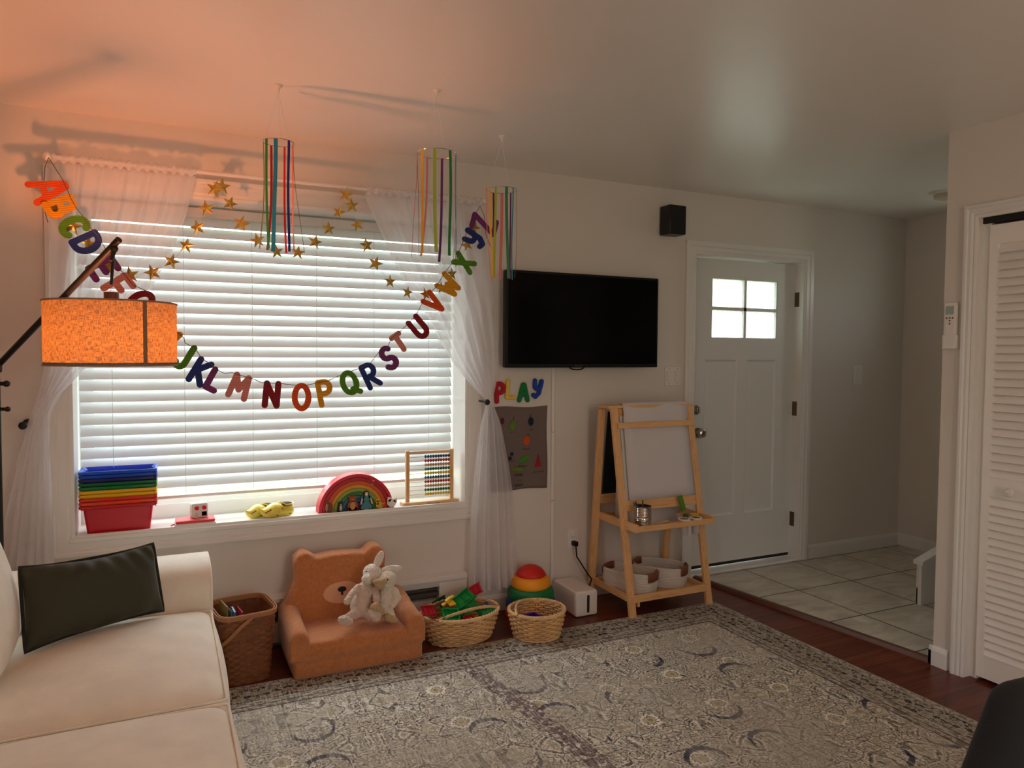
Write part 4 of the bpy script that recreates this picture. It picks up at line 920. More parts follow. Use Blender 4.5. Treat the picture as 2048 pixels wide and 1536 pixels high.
cw = n.new('ShaderNodeTexWhiteNoise', noise_dimensions='2D'); n.put(cw.inputs['Vector'], cell)
uvj = n.comb(u, v, n.ma('MULTIPLY', cw.outputs[0], .06))
e1 = n.vor(30, uvj, 'DISTANCE_TO_EDGE'); c1 = n.vor(30, uvj, 'F1', 'Color'); e2 = n.vor(85, uvj, 'DISTANCE_TO_EDGE'); c2 = n.xyz(n.vor(85, uvj, 'F1', 'Color'))
cc1 = n.xyz(c1)
CREAM, TAUPE, SAND, OLV, SLT, ROSE, NAVY, CHAR, GREYB = (srgb(206, 196, 178), srgb(142, 128, 108), srgb(168, 148, 116), srgb(120, 116, 84), srgb(98, 104, 108), srgb(142, 112, 104), srgb(30, 32, 54), srgb(36, 30, 30), srgb(160, 156, 146))
field = n.ramp(cc1[0], [(0, TAUPE), (.2, SAND), (.42, GREYB), (.58, OLV), (.70, TAUPE), (.82, SLT), (.92, ROSE)], 'CONSTANT')
field = n.mix(.55, field, srgb(146, 134, 116))
field = n.mix(n.ma('MULTIPLY', n.lt(c2[0], .30), .75), field, CREAM)
field = n.mix(n.ma('MULTIPLY', n.lt(e2, .10), .40), field, CHAR)
field = n.mix(n.ma('MULTIPLY', n.lt(n.ma('ABSOLUTE', n.ma('SUBTRACT', e1, .16)), .035), .65), field, CREAM)
field = n.mix(n.ma('MULTIPLY', n.lt(e1, .045), .75), field, CHAR)
def vines(vec, sc, wd, f0, c_in, c_out, k_):
    a_ = n.ma('ABSOLUTE', n.ma('SUBTRACT', n.noise(sc, 1.2, vec, dist=.6), .5)); q_ = n.mix(n.ma('MULTIPLY', n.lt(a_, wd*1.9), k_), f0, c_out); return n.mix(n.ma('MULTIPLY', n.lt(a_, wd), k_), q_, c_in)
e0 = n.vor(9.5, uvj, 'DISTANCE_TO_EDGE'); k0_ = n.xyz(n.vor(9.5, uvj, 'F1', 'Color'))
field = n.mix(n.ma('MULTIPLY', n.gt(k0_[1], .55), .35), field, n.ramp(k0_[0], [(0, srgb(176, 160, 128)), (.3, srgb(112, 112, 92)), (.55, srgb(150, 126, 112)), (.8, srgb(112, 116, 120))], 'CONSTANT'))
field = n.mix(n.ma('MULTIPLY', n.lt(n.ma('ABSOLUTE', n.ma('SUBTRACT', e0, .055)), .016), .75), field, CREAM)
field = n.mix(n.ma('MULTIPLY', n.lt(e0, .022), .75), field, CHAR)
field = vines(uvj, 17, .013, field, CREAM, CHAR, .8)
field = vines(n.comb(u, v, 2.3), 33, .016, field, srgb(186, 174, 150), srgb(60, 52, 50), .7)
# medallions at the cell corners, toothed outline
ang = n.ma('ARCTAN2', v, u); rad = n.ma('SQRT', n.ma('ADD', n.ma('MULTIPLY', u, u), n.ma('MULTIPLY', v, v)))
rr_ = n.ma('ADD', n.ma('ADD', rad, n.ma('MULTIPLY', n.noise(24, 3), .030)), n.ma('ADD', n.ma('MULTIPLY', n.ma('COSINE', n.ma('MULTIPLY', ang, 12)), .004), -.012))
big = n.gt(cw.outputs[0], .45)
field = n.mix(n.ma('MULTIPLY', n.lt(rr_, .046), big), field, CREAM)
field = n.mix(n.ma('MULTIPLY', n.lt(rr_, .032), big), field, SAND)
field = n.mix(n.ma('MULTIPLY', n.lt(n.ma('ABSOLUTE', n.ma('SUBTRACT', rr_, .031)), .0022), big), field, CHAR)
field = n.mix(n.ma('MULTIPLY', n.lt(rr_, .014), big), field, OLV)
# dark blue crescents
ur = n.ma('SUBTRACT', n.ma('PINGPONG', n.ma('ADD', X, .11), .31), .15); vr = n.ma('SUBTRACT', n.ma('PINGPONG', n.ma('ADD', Yc, .2), .26), .13)
r1 = n.ma('SQRT', n.ma('ADD', n.ma('MULTIPLY', ur, ur), n.ma('MULTIPLY', vr, vr)))
vr2 = n.ma('ADD', vr, .020); r2 = n.ma('SQRT', n.ma('ADD', n.ma('MULTIPLY', ur, ur), n.ma('MULTIPLY', vr2, vr2)))
cres = n.ma('MULTIPLY', n.lt(r1, .082), n.gt(r2, .076)); field = n.mix(n.ma('MULTIPLY', cres, n.gt(n.noise(2.3, 1), .47)), field, NAVY)
# faded and stained regions
field = n.mix(n.ramp(n.noise(2.0, 4, rough=.6), [(.42, (0, 0, 0)), (.62, (.55,)*3)]), field, srgb(150, 140, 124))
field = n.mix(n.ma('MULTIPLY', n.ma('MULTIPLY', n.lt(n.ma('ABSOLUTE', n.ma('ADD', o[0], n.ma('MULTIPLY', o[1], .12))), n.ma('MULTIPLY', n.noise(7, 4), .09)), n.gt(n.noise(40, 3), .46)), .7), field, srgb(70, 44, 56))
# border
side = n.lt(n.ma('SUBTRACT', HX, n.ma('ABSOLUTE', o[0])), n.ma('SUBTRACT', HY, n.ma('ABSOLUTE', o[1])))
along = n.ma('ADD', n.ma('MULTIPLY', side, Yc), n.ma('MULTIPLY', n.ma('SUBTRACT', 1.0, side), X))
bu = n.comb(n.ma('PINGPONG', along, .13), d)
be = n.vor(36, bu, 'DISTANCE_TO_EDGE'); bc = n.xyz(n.vor(36, bu, 'F1', 'Color')); bf = n.xyz(n.vor(80, bu, 'F1', 'Color'))
dk = n.mix(n.ma('MULTIPLY', n.lt(be, .12), .8), n.ramp(bc[0], [(0, srgb(36, 30, 34)), (.5, srgb(46, 40, 40)), (.66, srgb(120, 110, 92)), (.8, srgb(30, 30, 44)), (.92, srgb(96, 70, 64))], 'CONSTANT'), srgb(150, 140, 122))
fl = n.vor(17, bu); dk = vines(bu, 26, .016, dk, srgb(150, 138, 118), srgb(30, 26, 30), .85)
dk = n.mix(n.ma('MULTIPLY', n.lt(fl, .30), .8), dk, srgb(140, 126, 108)); dk = n.mix(n.ma('MULTIPLY', n.lt(n.ma('ABSOLUTE', n.ma('SUBTRACT', fl, .30)), .035), .9), dk, srgb(24, 20, 24)); dk = n.mix(n.ma('MULTIPLY', n.lt(fl, .12), .8), dk, srgb(110, 74, 66))
lt_ = n.mix(n.ma('MULTIPLY', n.lt(bf[0], .5), .8), srgb(150, 140, 122), srgb(92, 80, 72))
bord = n.mix(n.ma('COMPARE', d, .030, .018), dk, lt_)
bord = n.mix(n.gt(d, .160), bord, lt_); 
band = n.ramp(n.ma('DIVIDE', d, .25), [(0, (1,)*3), (.03, (0,)*3), (.185, (1,)*3), (.20, (0,)*3), (.63, (1,)*3), (.655, (0,)*3), (.80, (1,)*3), (.83, (0,)*3), (.93, (1,)*3), (.965, (0,)*3)], 'CONSTANT')
bord = n.mix(n.ma('MULTIPLY', n.xyz(band)[0], .85), bord, srgb(56, 46, 44))
bord = n.mix(n.lt(d, .008), bord, srgb(150, 142, 128))
col = n.mix(n.gt(d, .243), bord, field)
grain = n.noise(260, 2); col = n.mix(n.ma('MULTIPLY', n.ma('ABSOLUTE', n.ma('SUBTRACT', grain, .5)), 1.2), col, srgb(60, 52, 46))
strk = n.noise(1, 3, n.comb(n.ma('MULTIPLY', o[0], 160), n.ma('MULTIPLY', o[1], 9))); col = n.mix(n.ramp(strk, [(.5, (0,)*3), (.68, (.38,)*3)]), col, srgb(190, 182, 166))
n.put(n.b.inputs['Base Color'], n.mix(1.0, col, (1.55, 1.66, 1.82, 1), 'MULTIPLY')); n.b.inputs['Roughness'].default_value = .95; n.b.inputs['Specular IOR Level'].default_value = .1
n.bump(grain, .4, .002)
RX1, RY1 = 2.000, -.418
rug = MB(); rug.box(RX1-2*HX, RX1, RY1-2*HY, RY1, .0, .009)
rg = rug.build('area_rug', n.m, bevel=.002); tag(rg, 'large faded grey and beige patterned rug with a darker border on the wood floor', 'rug')

# ================================================================== SOFA
velvet = mat('cream_velvet', srgb(236, 226, 210), .82, bump=(55, .2, .004), sheen=.35, var=.05)
SFX = -.742; AY0, AY1 = -.315, -.665; AZ = .612
so = thing('sofa', 'cream velvet sofa with rounded arm at the left edge, facing the rug', 'sofa', (-1.25, -1.5, 0))
def arm_at(yc, nm='arm'):
    hw = (AY0-AY1)/2; K = 14; prof = []
    z0 = .07; w_ = hw
    prof = [(-w_+.01, z0), (w_-.01, z0)]+[(w_*(1.0 if k == 0 else cos(PI*k/K*.5)**.55), AZ-.13+.13*sin(PI*k/K*.5)**.8) for k in range(K+1)]+[(-w_*(cos(PI*k/K*.5)**.55 if k else 1.), AZ-.13+.13*sin(PI*k/K*.5)**.8) for k in reversed(range(K))]
    mb = MB(); xa, xb = -1.72, SFX+.012; rings = []
    for i, (x, sc) in enumerate([(xa, 1), (xb-.09, 1), (xb-.035, 1.0), (xb-.008, .985), (xb, .955), (xb+.002, .90)]):
        cz = AZ*.55; rings.append([Vector((x, yc+py*(sc if i > 3 else 1), cz+(pz-cz)*(sc if i > 3 else 1))) for py, pz in prof])
    n_ = len(prof)
    for r_ in rings: mb.v += r_
    for i in range(len(rings)-1):
        for k in range(n_): l = (k+1) % n_; mb.f.append((i*n_+k, (i+1)*n_+k, (i+1)*n_+l, i*n_+l))
    mb.f.append(tuple(range(n_))); mb.f.append(tuple((len(rings)-1)*n_+k for k in reversed(range(n_))))
    a_ = mb.build(nm, velvet, so, angle=50)
    MB().tube([Vector((xb-.006, yc+py*.99, AZ*.55+(pz-AZ*.55)*.985)) for py, pz in prof[2:]], .0045, n=6).build('piping', velvet, a_)
arm_at((AY0+AY1)/2); arm_at((AY0+AY1)/2-2.02)
MB().rbox((-1.22, -1.50, .19), (.46, .84, .12), .03, n=6).build('base_frame', velvet, so)
def cushion(name, c, h, r, bulge, m=velvet, parent=so):
    return MB().rbox(c, h, r, n=26, bulge=bulge).build(name, m, parent, angle=0, weld=True)
for yc in (-1.085, -1.915):
    cu_ = cushion('seat_cushion', (-1.08, yc, .385), (.350, .412, .075), .062, (.014, .004, .046))
    pts = []
    for cx, cy, a0 in ((.322, .384, 0), (-.322, .384, 90), (-.322, -.384, 180), (.322, -.384, 270)):
        for k in range(7): a = R(a0+90*k/6); pts.append(Vector((-1.08+cx+.020*cos(a), yc+cy+.020*sin(a), .446)))
    MB().tube(pts, .0045, n=6, closed=True).build('piping', velvet, cu_)
MB().rbox((-1.70, -1.50, .44), (.11, 1.18, .40), .08, n=14).build('back_frame', velvet, so, weld=True)
for yc in (-1.085, -1.915):
    q = MB().rbox((0, 0, 0), (.115, .405, .255), .095, n=22, bulge=(.07, .0, .02)); q.xf(Matrix.Translation((-1.505, yc, .665)) @ Matrix.Rotation(R(-13), 4, 'Y')); q.build('back_cushion', velvet, so, angle=0, weld=True)
for x, y in ((-.86, -.45), (-.86, -2.55), (-1.6, -.45), (-1.6, -2.55)): MB().cyl((x, y, .08), (x, y, .0095 if x > -1 else 0), .028, .018).build('leg', mat('dark_wood_leg', srgb(50, 30, 20), .5), so)

# green lumbar pillow
pil = thing('throw_pillow', 'dark olive green velvet lumbar pillow leaning in the sofa corner', 'pillow', (-1.2, -.86, .49))
gv = mat('olive_velvet', srgb(56, 56, 40), .8, bump=(14, .35, .012), sheen=.12)
pt = {'tl': at(30, 1138, y=-.90), 'tr': at(297, 1090, y=-.715), 'bl': at(42, 1308, z=.492), 'br': at(318, 1224, z=.482)}
def bil(s_, t_): return (pt['bl']*(1-s_)+pt['br']*s_)*(1-t_)+(pt['tl']*(1-s_)+pt['tr']*s_)*t_
nrm = ((pt['br']-pt['bl']).cross(pt['tl']-pt['bl'])).normalized()
if nrm.y > 0: nrm = -nrm
mb = MB()
for sg_ in (1, -1):
    def fn(u, v, sg_=sg_):
        e = ((1-abs(2*u-1)**2.6)*(1-abs(2*v-1)**2.6)); e = max(e, 0)**.55
        pin = .05*(1-abs(2*u-1)**3); pv = .03*(1-abs(2*v-1)**3)
        uu = u+(.5-u)*pv*1.2*abs(2*u-1); vv = v+(.5-v)*pin*2*abs(2*v-1)
        tp_f = max(0, v-.62)/.38*max(0, 1-v)**.4; wr = .004*sin(9*u+5*v)*e+.011*sin(46*(u-.5)/(1.9-v))*tp_f+.006*sin(30*u+3)*max(0, .25-v)*3
        return bil(uu, vv)+nrm*.028+nrm*sg_*(.074*e+wr*(sg_ > 0))+Vector((0, 0, .004*sin(9*u)*(1-e)))
    mb.grid(fn, 72, 40)
pl = mb.build('cushion_cover', gv, pil, angle=0, weld=True)
ed = [nrm*.028+bil(u_, v_+(.5-v_)*.05*2*(1-abs(2*u_-1)**3)*abs(2*v_-1)*1.0) for u_, v_ in [(k/20, 0) for k in range(20)]+[(1, k/14) for k in range(14)]+[(1-k/20, 1) for k in range(20)]+[(0, 1-k/14) for k in range(14)]]
MB().tube(ed, 0, closed=True, flat=(nrm, .0045, .0035)).build('flange', mat('olive_dark_edge', srgb(30, 30, 24), .8), pil)

# ================================================================== FLOOR LAMP
LY = -.78; lc = at(224, 666, y=LY); LX = lc.x; LZT, LZB, LR = 1.622, 1.400, .208
lamp = thing('floor_lamp', 'black arm floor lamp with a glowing orange linen drum shade behind the sofa', 'floor lamp', (-1.492, -.20, 0))
pole = Vector((-1.492, -.21, 0)); jz = 1.383
MB().cyl(pole, pole+Vector((0, 0, jz+.02)), .012).build('pole', blackm, lamp)
MB().lathe([(.14, 0), (.14, .015), (.12, .022), (.02, .026), (.015, .05)], pole, n=36).build('base', blackm, lamp)
tip = at(238, 479, y=LY); jn = Vector((pole.x, pole.y, jz)); dv = (tip-jn).normalized()
MB().cyl(jn-dv*.35, tip, .0115).build('arm', blackm, lamp)
q = MB(); q.cyl(jn-Vector((.02, .02, 0)), jn+Vector((.02, -.02, 0)), .02); q.cyl(jn+Vector((.0, 0, -.065)), jn+Vector((.035, -.02, -.065)), .008); q.ell(jn+Vector((.036, -.02, -.065)), .013); q.build('joint', blackm, lamp)
q = MB(); kz = at(10, 818, y=-.21).z; q.cyl((pole.x, pole.y, kz), (pole.x+.035, pole.y-.01, kz), .007); q.ell((pole.x+.036, pole.y-.01, kz), .011); q.build('height_knob', blackm, lamp)
hp = tip-dv*.03; q = MB(); q.ell(hp+Vector((0, 0, -.015)), .013); q.cyl(hp, Vector((LX, LY, LZT+.06)), .0052); q.cyl(Vector((hp.x, hp.y, hp.z-.02)), Vector((LX, LY, hp.z-.06)), .009, .006); q.build('drop_rod', blackm, lamp)
MB().cyl((LX, LY, LZT-.048), (LX, LY, LZT+.035), .024).build('socket', mat('socket_dark', srgb(60, 36, 28), .4, .3), lamp)
bulb = MB(); bulb.lathe([(.012, 0), (.014, -.01), (.022, -.022), (.022, -.034), (.012, -.044), (.001, -.046)], (LX, LY, LZT-.048), n=20)
n = N('lamp_bulb'); em = n.new('ShaderNodeEmission'); em.inputs[0].default_value = (1, .44, .16, 1); em.inputs[1].default_value = 8; n.t.links.new(em.outputs[0], n.o.inputs[0])
bulb.build('bulb', n.m, lamp)
# linen: woven shade that lets the light through
n = N('linen_shade'); o = n.xyz(); an = n.ma('ARCTAN2', o[1], o[0])
wa = n.noise(1, 3, n.comb(n.ma('MULTIPLY', an, 90), n.ma('MULTIPLY', o[2], 60), 0.)); we = n.noise(1, 3, n.comb(n.ma('MULTIPLY', an, 9), n.ma('MULTIPLY', o[2], 600), 3.))
th = n.ramp(n.ma('ADD', n.ma('MULTIPLY', wa, .5), n.ma('MULTIPLY', we, .5)), [(.43, (.030, .017, .004)), (.57, (.13, .090, .026))])
tl = n.new('ShaderNodeBsdfTranslucent'); df = n.new('ShaderNodeBsdfDiffuse'); n.put(tl.inputs[0], th); n.put(df.inputs[0], n.mix(.5, th, (.75, .68, .6, 1)))
mx = n.new('ShaderNodeMixShader'); mx.inputs[0].default_value = .55; n.t.links.new(df.outputs[0], mx.inputs[1]); n.t.links.new(tl.outputs[0], mx.inputs[2]); n.t.links.new(mx.outputs[0], n.o.inputs[0])
sh = MB(); K = 72
for k in range(K):
    a = 2*PI*k/K
    for z in (LZB, LZB+.07, LZB+.15, LZT): sh.v.append(Vector((LX+LR*cos(a), LY+LR*sin(a), z)))
for k in range(K):
    for j in range(3): a = k*4+j; b = ((k+1) % K)*4+j; sh.f.append((a, b, b+1, a+1))
shade = sh.build('lamp_shade', n.m, lamp, angle=0)
shade.data.transform(Matrix.Translation(-Vector((LX, LY, LZB))+BASE[lamp])); shade.location = Vector((LX, LY, LZB))-BASE[lamp]; BASE[shade] = Vector((LX, LY, LZB))
tape = mat('shade_tape', srgb(150, 120, 96), .8)
for z in (LZB+.002, LZT-.002): MB().tube([(LX+(LR+.0008)*cos(2*PI*k/K), LY+(LR+.0008)*sin(2*PI*k/K), z) for k in range(K)], .0032, n=6, closed=True).build('shade_rim', tape, shade)
# seam: vertical doubled strip of cloth at px 290
tgt = at(291, 660, y=LY); best = min(range(360), key=lambda k: abs(((lambda p: 1024+F_PX*((p-EYE).dot(RT)/(p-EYE).dot(FW)))(Vector((LX+LR*cos(R(k)), LY+LR*sin(R(k)), 1.5))))-291) if sin(R(k)) < .3 and (Vector((cos(R(k)), sin(R(k)), 0))).dot(EYE-Vector((LX, LY, EYE.z))) > 0 else 9e9)
sm = MB(); a0 = R(best); sm.grid(lambda u, v: (LX+(LR+.0012)*cos(a0+(u-.5)*.07), LY+(LR+.0012)*sin(a0+(u-.5)*.07), LZB+(LZT-LZB)*v), 6, 1)
sm.build('shade_seam', mat('linen_seam', (.30, .16, .08), .9), shade)
MB().lathe([(LR-.003, LZB+.010), (LR-.003, LZB+.013), (.001, LZB+.013), (.001, LZB+.010)], (LX, LY, 0), n=60).build('downlight_blocker', mat('blocker_film', (.14, .13, .12), .7, trans=.4), shade)  # unseen disc added to cut the lamp's downward light
sp2 = MB()
for k in range(3): a = 2*PI*k/3+.4; sp2.cyl((LX, LY, LZT-.012), (LX+LR*cos(a), LY+LR*sin(a), LZT-.004), .002, n=6)
sp2.build('spider', blackm, lamp)
ll = bpy.data.lights.new('lamp_light', 'POINT'); ll.energy = 32; ll.color = (1, .29, .10); ll.shadow_soft_size = .03
lo = bpy.data.objects.new('lamp_light', ll); COL.objects.link(lo); lo.location = (LX, LY, LZT-.135)
# ================================================================== BEAR ARMCHAIR
n = N('brown_boucle'); nf = n.noise(170, 3, rough=.7); n2 = n.vor(190)
n.put(n.b.inputs['Base Color'], n.mix(n.noise(60, 3), srgb(182, 106, 56), srgb(218, 142, 86))); n.b.inputs['Roughness'].default_value = .95
n.b.inputs['Sheen Weight'].default_value = .35; n.bump(n.ma('ADD', nf, n2), .9, .004); boucle = n.m
BX = -.108; bc_ = thing('bear_armchair', "child's brown plush armchair with bear ears and muzzle on the backrest", 'armchair', (BX, -.28, 0))
def extr_y(poly, y0, y1, nm, r=.012, parent=bc_, m=boucle, pull=None):
    """rounded slab: outline in x,z swept from y0 (front) to y1 with rolled edges"""
    cx = sum(p[0] for p in poly)/len(poly); cz = sum(p[1] for p in poly)/len(poly); k = []
    def inset(d):
        out = []; L_ = len(poly)
        for i in range(L_):
            a, b, c = Vector(poly[i-1]), Vector(poly[i]), Vector(poly[(i+1) % L_]); t = (c-a).normalized(); nn = Vector((t.y, -t.x)); out.append(b-nn*d)
        return out
    area_ = sum(poly[i-1][0]*poly[i][1]-poly[i][0]*poly[i-1][1] for i in range(len(poly)))
    sg = 1 if area_ > 0 else -1
    for f in range(5): a = PI/2*f/4; k.append((inset(sg*r*(1-sin(a))), y0+r*(1-cos(a))))
    for f in range(5): a = PI/2*(1-f/4); k.append((inset(sg*r*(1-sin(a))), y1-r*(1-cos(a))))
    mb = MB(); n_ = len(poly)
    for pts, y in k: mb.v += [Vector((p.x, y+(pull(p.y) if pull else 0), p.y)) for p in pts]
    for i in range(len(k)-1):
        for j in range(n_): l = (j+1) % n_; mb.f.append((i*n_+j, (i+1)*n_+j, (i+1)*n_+l, i*n_+l))
    mb.f.append(tuple(range(n_))); mb.f.append(tuple((len(k)-1)*n_+j for j in reversed(range(n_))))
    return mb.build(nm, m, parent, angle=55)
def smoothpoly(pts, it=2, closed=True):
    for _ in range(it):
        out = []; L_ = len(pts)
        for i in range(L_):
            a, b = pts[i], pts[(i+1) % L_]; out += [(a[0]*.75+b[0]*.25, a[1]*.75+b[1]*.25), (a[0]*.25+b[0]*.75, a[1]*.25+b[1]*.75)]
        pts = out
    return pts
CB = -.122
half = [(0, .470), (.055, .470), (.095, .463), (.118, .462), (.140, .482), (.168, .496), (.203, .485), (.222, .455), (.222, .415), (.216, .375), (.232, .325), (.262, .270), (.280, .21), (.285, .08)]
outl = [(CB+x, z) for x, z in half]+[(CB-x, z) for x, z in reversed(half[1:])]
lean = lambda z: max(0, z-.15)*.10
bk = extr_y(smoothpoly(outl, 2), -.205, -.105, 'backrest', .016, pull=lean)
q = MB(); q.rbox(((-.392+.200)/2, -.262, .047), ((.200+.392)/2, .205, .042), .020, n=14, bulge=(.004, .004, 0)); q.build('fold_out_base', boucle, bc_, angle=0, weld=True)
q = MB(); q.rbox(((-.400+.206)/2, -.265, .110), ((.206+.400)/2, .205, .033), .018, n=14, bulge=(.004, .004, 0)); q.build('seat_frame', boucle, bc_, angle=0, weld=True)
q = MB(); q.rbox(((-.335+.130)/2, -.30, .135), ((.130+.335)/2, .165, .030), .018, n=18, bulge=(0, 0, .010)); q.build('seat_cushion', boucle, bc_, angle=0, weld=True)
for xa, xb in ((-.412, -.322), (.118, .212)):
    c = (xa+xb)/2; w_ = (xb-xa)/2; mb = MB(); rings = []; K = 16
    for i, (y, zt, s_) in enumerate([(-.470, .208, .72), (-.476+.004, .214, .86), (-.466, .222, .96), (-.452, .226, 1), (-.38, .232, 1), (-.28, .244, 1), (-.18, .262, 1), (-.12, .264, 1)]):
        prof = [(w_, .09), ]+[(w_*cos(PI*k/K), zt-.055+.055*sin(PI*k/K)) for k in range(K+1)]+[(-w_, .09)]
        zc_ = .16; rings.append([Vector((c+px_*s_, y, zc_+(pz_-zc_)*s_)) for px_, pz_ in prof])
    n_ = len(rings[0])
    for r_ in rings: mb.v += r_
    for i in range(len(rings)-1):
        for k in range(n_): l = (k+1) % n_; mb.f.append((i*n_+k, i*n_+l, (i+1)*n_+l, (i+1)*n_+k))
    mb.f.append(tuple(reversed(range(n_)))); mb.f.append(tuple((len(rings)-1)*n_+k for k in range(n_)))
    mb.build('armrest', boucle, bc_, angle=50)
mz = lambda u_, v_, rx_, rz_, y, nm, m: MB().prism([(rx_*cos(a), rz_*sin(a)) for a in [2*PI*k/36 for k in range(36)]], (u_, y, v_), (1, 0, 0), (0, .1, 1), (0, .016, 0)).build(nm, m, bk, bevel=.003)
muz = mz(CB, .285, .091, .052, -.2085+lean(.285)+.0, 'muzzle', mat('muzzle_plush', srgb(222, 168, 132), .95, bump=(200, .5, .003)))
nb = mat('nose_black', srgb(22, 12, 14), .7)
q = MB(); q.prism([(.021*cos(a), .0125*sin(a)) for a in [2*PI*k/24 for k in range(24)]], (CB, -.2115+lean(.30), .302), (1, 0, 0), (0, .1, 1), (0, .01, 0)); q.box(CB-.005, CB+.005, -.2105+lean(.28), -.19, .274, .300); q.build('nose', nb, bk, smooth=False)

# ---- plush toys
def fur(name, col, sc=90):
    n = N(name); a = n.noise(sc, 4, rough=.7); n.put(n.b.inputs['Base Color'], n.mix(a, tuple(x*.80 for x in col[:3])+(1,), col)); n.b.inputs['Roughness'].default_value = 1
    n.b.inputs['Sheen Weight'].default_value = .5; n.bump(n.ma('ADD', a, n.vor(sc*1.3)), .9, .005); return n.m
bunf = fur('bunny_fur', srgb(226, 200, 182)); duckf = fur('duck_fur', srgb(240, 226, 206)); tanf = fur('tan_fur', srgb(204, 166, 116))
bc2 = thing('plush_bunny', 'pale beige plush bunny with long ears on the bear armchair beside the plush duck', 'stuffed animal', (.0, -.33, .17))
def A(u, v, y): return at(u, v, y=y)
def limb(mb, pts, rs):
    for (p, r_), (p2, r2) in zip(zip(pts, rs), zip(pts[1:], rs[1:])):
        for k in range(6): t_ = k/5; mb.ell(p*(1-t_)+p2*t_, r_*(1-t_)+r2*t_, nu=14, nv=10)
mb = MB(); mb.ell(A(722, 1211, -.34), (.052, .046, .056)).ell(A(727, 1188, -.325), (.043, .038, .060), (0, .2, 0)).ell(A(735, 1168, -.31), (.028, .026, .035))
limb(mb, [A(716, 1173, -.335), A(703, 1188, -.36), A(694, 1203, -.375)], [.014, .015, .017])
limb(mb, [A(750, 1178, -.345), A(752, 1190, -.37), A(753, 1200, -.38)], [.015, .017, .019])
limb(mb, [A(712, 1227, -.36), A(699, 1233, -.39)], [.025, .019]); limb(mb, [A(694, 1237, -.40), A(684, 1239, -.42)], [.021, .016]); limb(mb, [A(700, 1243, -.42), A(684, 1240, -.425)], [.016, .020])
limb(mb, [A(738, 1230, -.38), A(747, 1228, -.41), A(752, 1232, -.425)], [.026, .028, .026])
mb.build('body', bunf, bc2, remesh=.0045, disp=(.008, .006))
mb = MB(); mb.ell(A(745, 1146, -.315), (.047, .043, .042), (0, .55, 0)).ell(A(735, 1158, -.345), (.028, .026, .026)); hd = mb.build('head', fur('bunny_face', srgb(240, 228, 214)), bc2, remesh=.0045, disp=(.008, .006))
mb = MB(); 
for c0, c1, w_ in ((A(753, 1130, -.31), A(763, 1107, -.315), .020), (A(768, 1140, -.31), A(799, 1136, -.33), .018)):
    for k in range(8): t_ = k/7; mb.ell(c0*(1-t_)+c1*t_, (w_*(.55+.6*sin(PI*(.15+.75*t_))), .008, w_*(.55+.6*sin(PI*(.15+.75*t_)))), nu=12, nv=8)
    c_ = mb
mb.build('ears', fur('bunny_face', srgb(240, 228, 214)), hd, remesh=.004)
q = MB(); q.ell(A(733, 1143, -.362), .0035, nu=10, nv=8); q.build('eye', nb, hd)
dk_ = thing('plush_duck', 'cream plush duck with tan bill and feet sitting against the plush bunny', 'stuffed animal', (.08, -.35, .17))
mb = MB(); mb.ell(A(770, 1205, -.345), (.040, .040, .058)).ell(A(772, 1185, -.34), (.030, .028, .034)).ell(A(774, 1160, -.35), (.046, .042, .043))
limb(mb, [A(788, 1182, -.35), A(794, 1196, -.37), A(783, 1212, -.39)], [.021, .022, .016]); limb(mb, [A(763, 1216, -.37), A(762, 1222, -.39)], [.024, .02]); limb(mb, [A(778, 1222, -.38), A(783, 1232, -.40)], [.022, .02])
mb.build('body', duckf, dk_, remesh=.0045, disp=(.008, .007))
mb = MB(); limb(mb, [A(766, 1163, -.385), A(757, 1166, -.405), A(751, 1164, -.415)], [.021, .018, .012]); limb(mb, [A(762, 1172, -.39), A(756, 1174, -.405)], [.016, .012]); mb.build('bill', tanf, dk_, remesh=.004, disp=(.007, .004))
mb = MB(); limb(mb, [A(757, 1215, -.415), A(752, 1211, -.425), A(746, 1214, -.43)], [.019, .018, .014]); limb(mb, [A(764, 1222, -.415), A(757, 1224, -.42)], [.016, .015]); mb.build('foot', tanf, dk_, remesh=.004, disp=(.007, .004))
mb = MB(); limb(mb, [A(776, 1235, -.405), A(786, 1238, -.415), A(793, 1241, -.42)], [.020, .018, .009]); mb.build('foot', tanf, dk_, remesh=.004, disp=(.007, .004))
MB().ell(A(775.5, 1159.5, -.392), .0038, nu=10, nv=8).build('eye', nb, dk_)

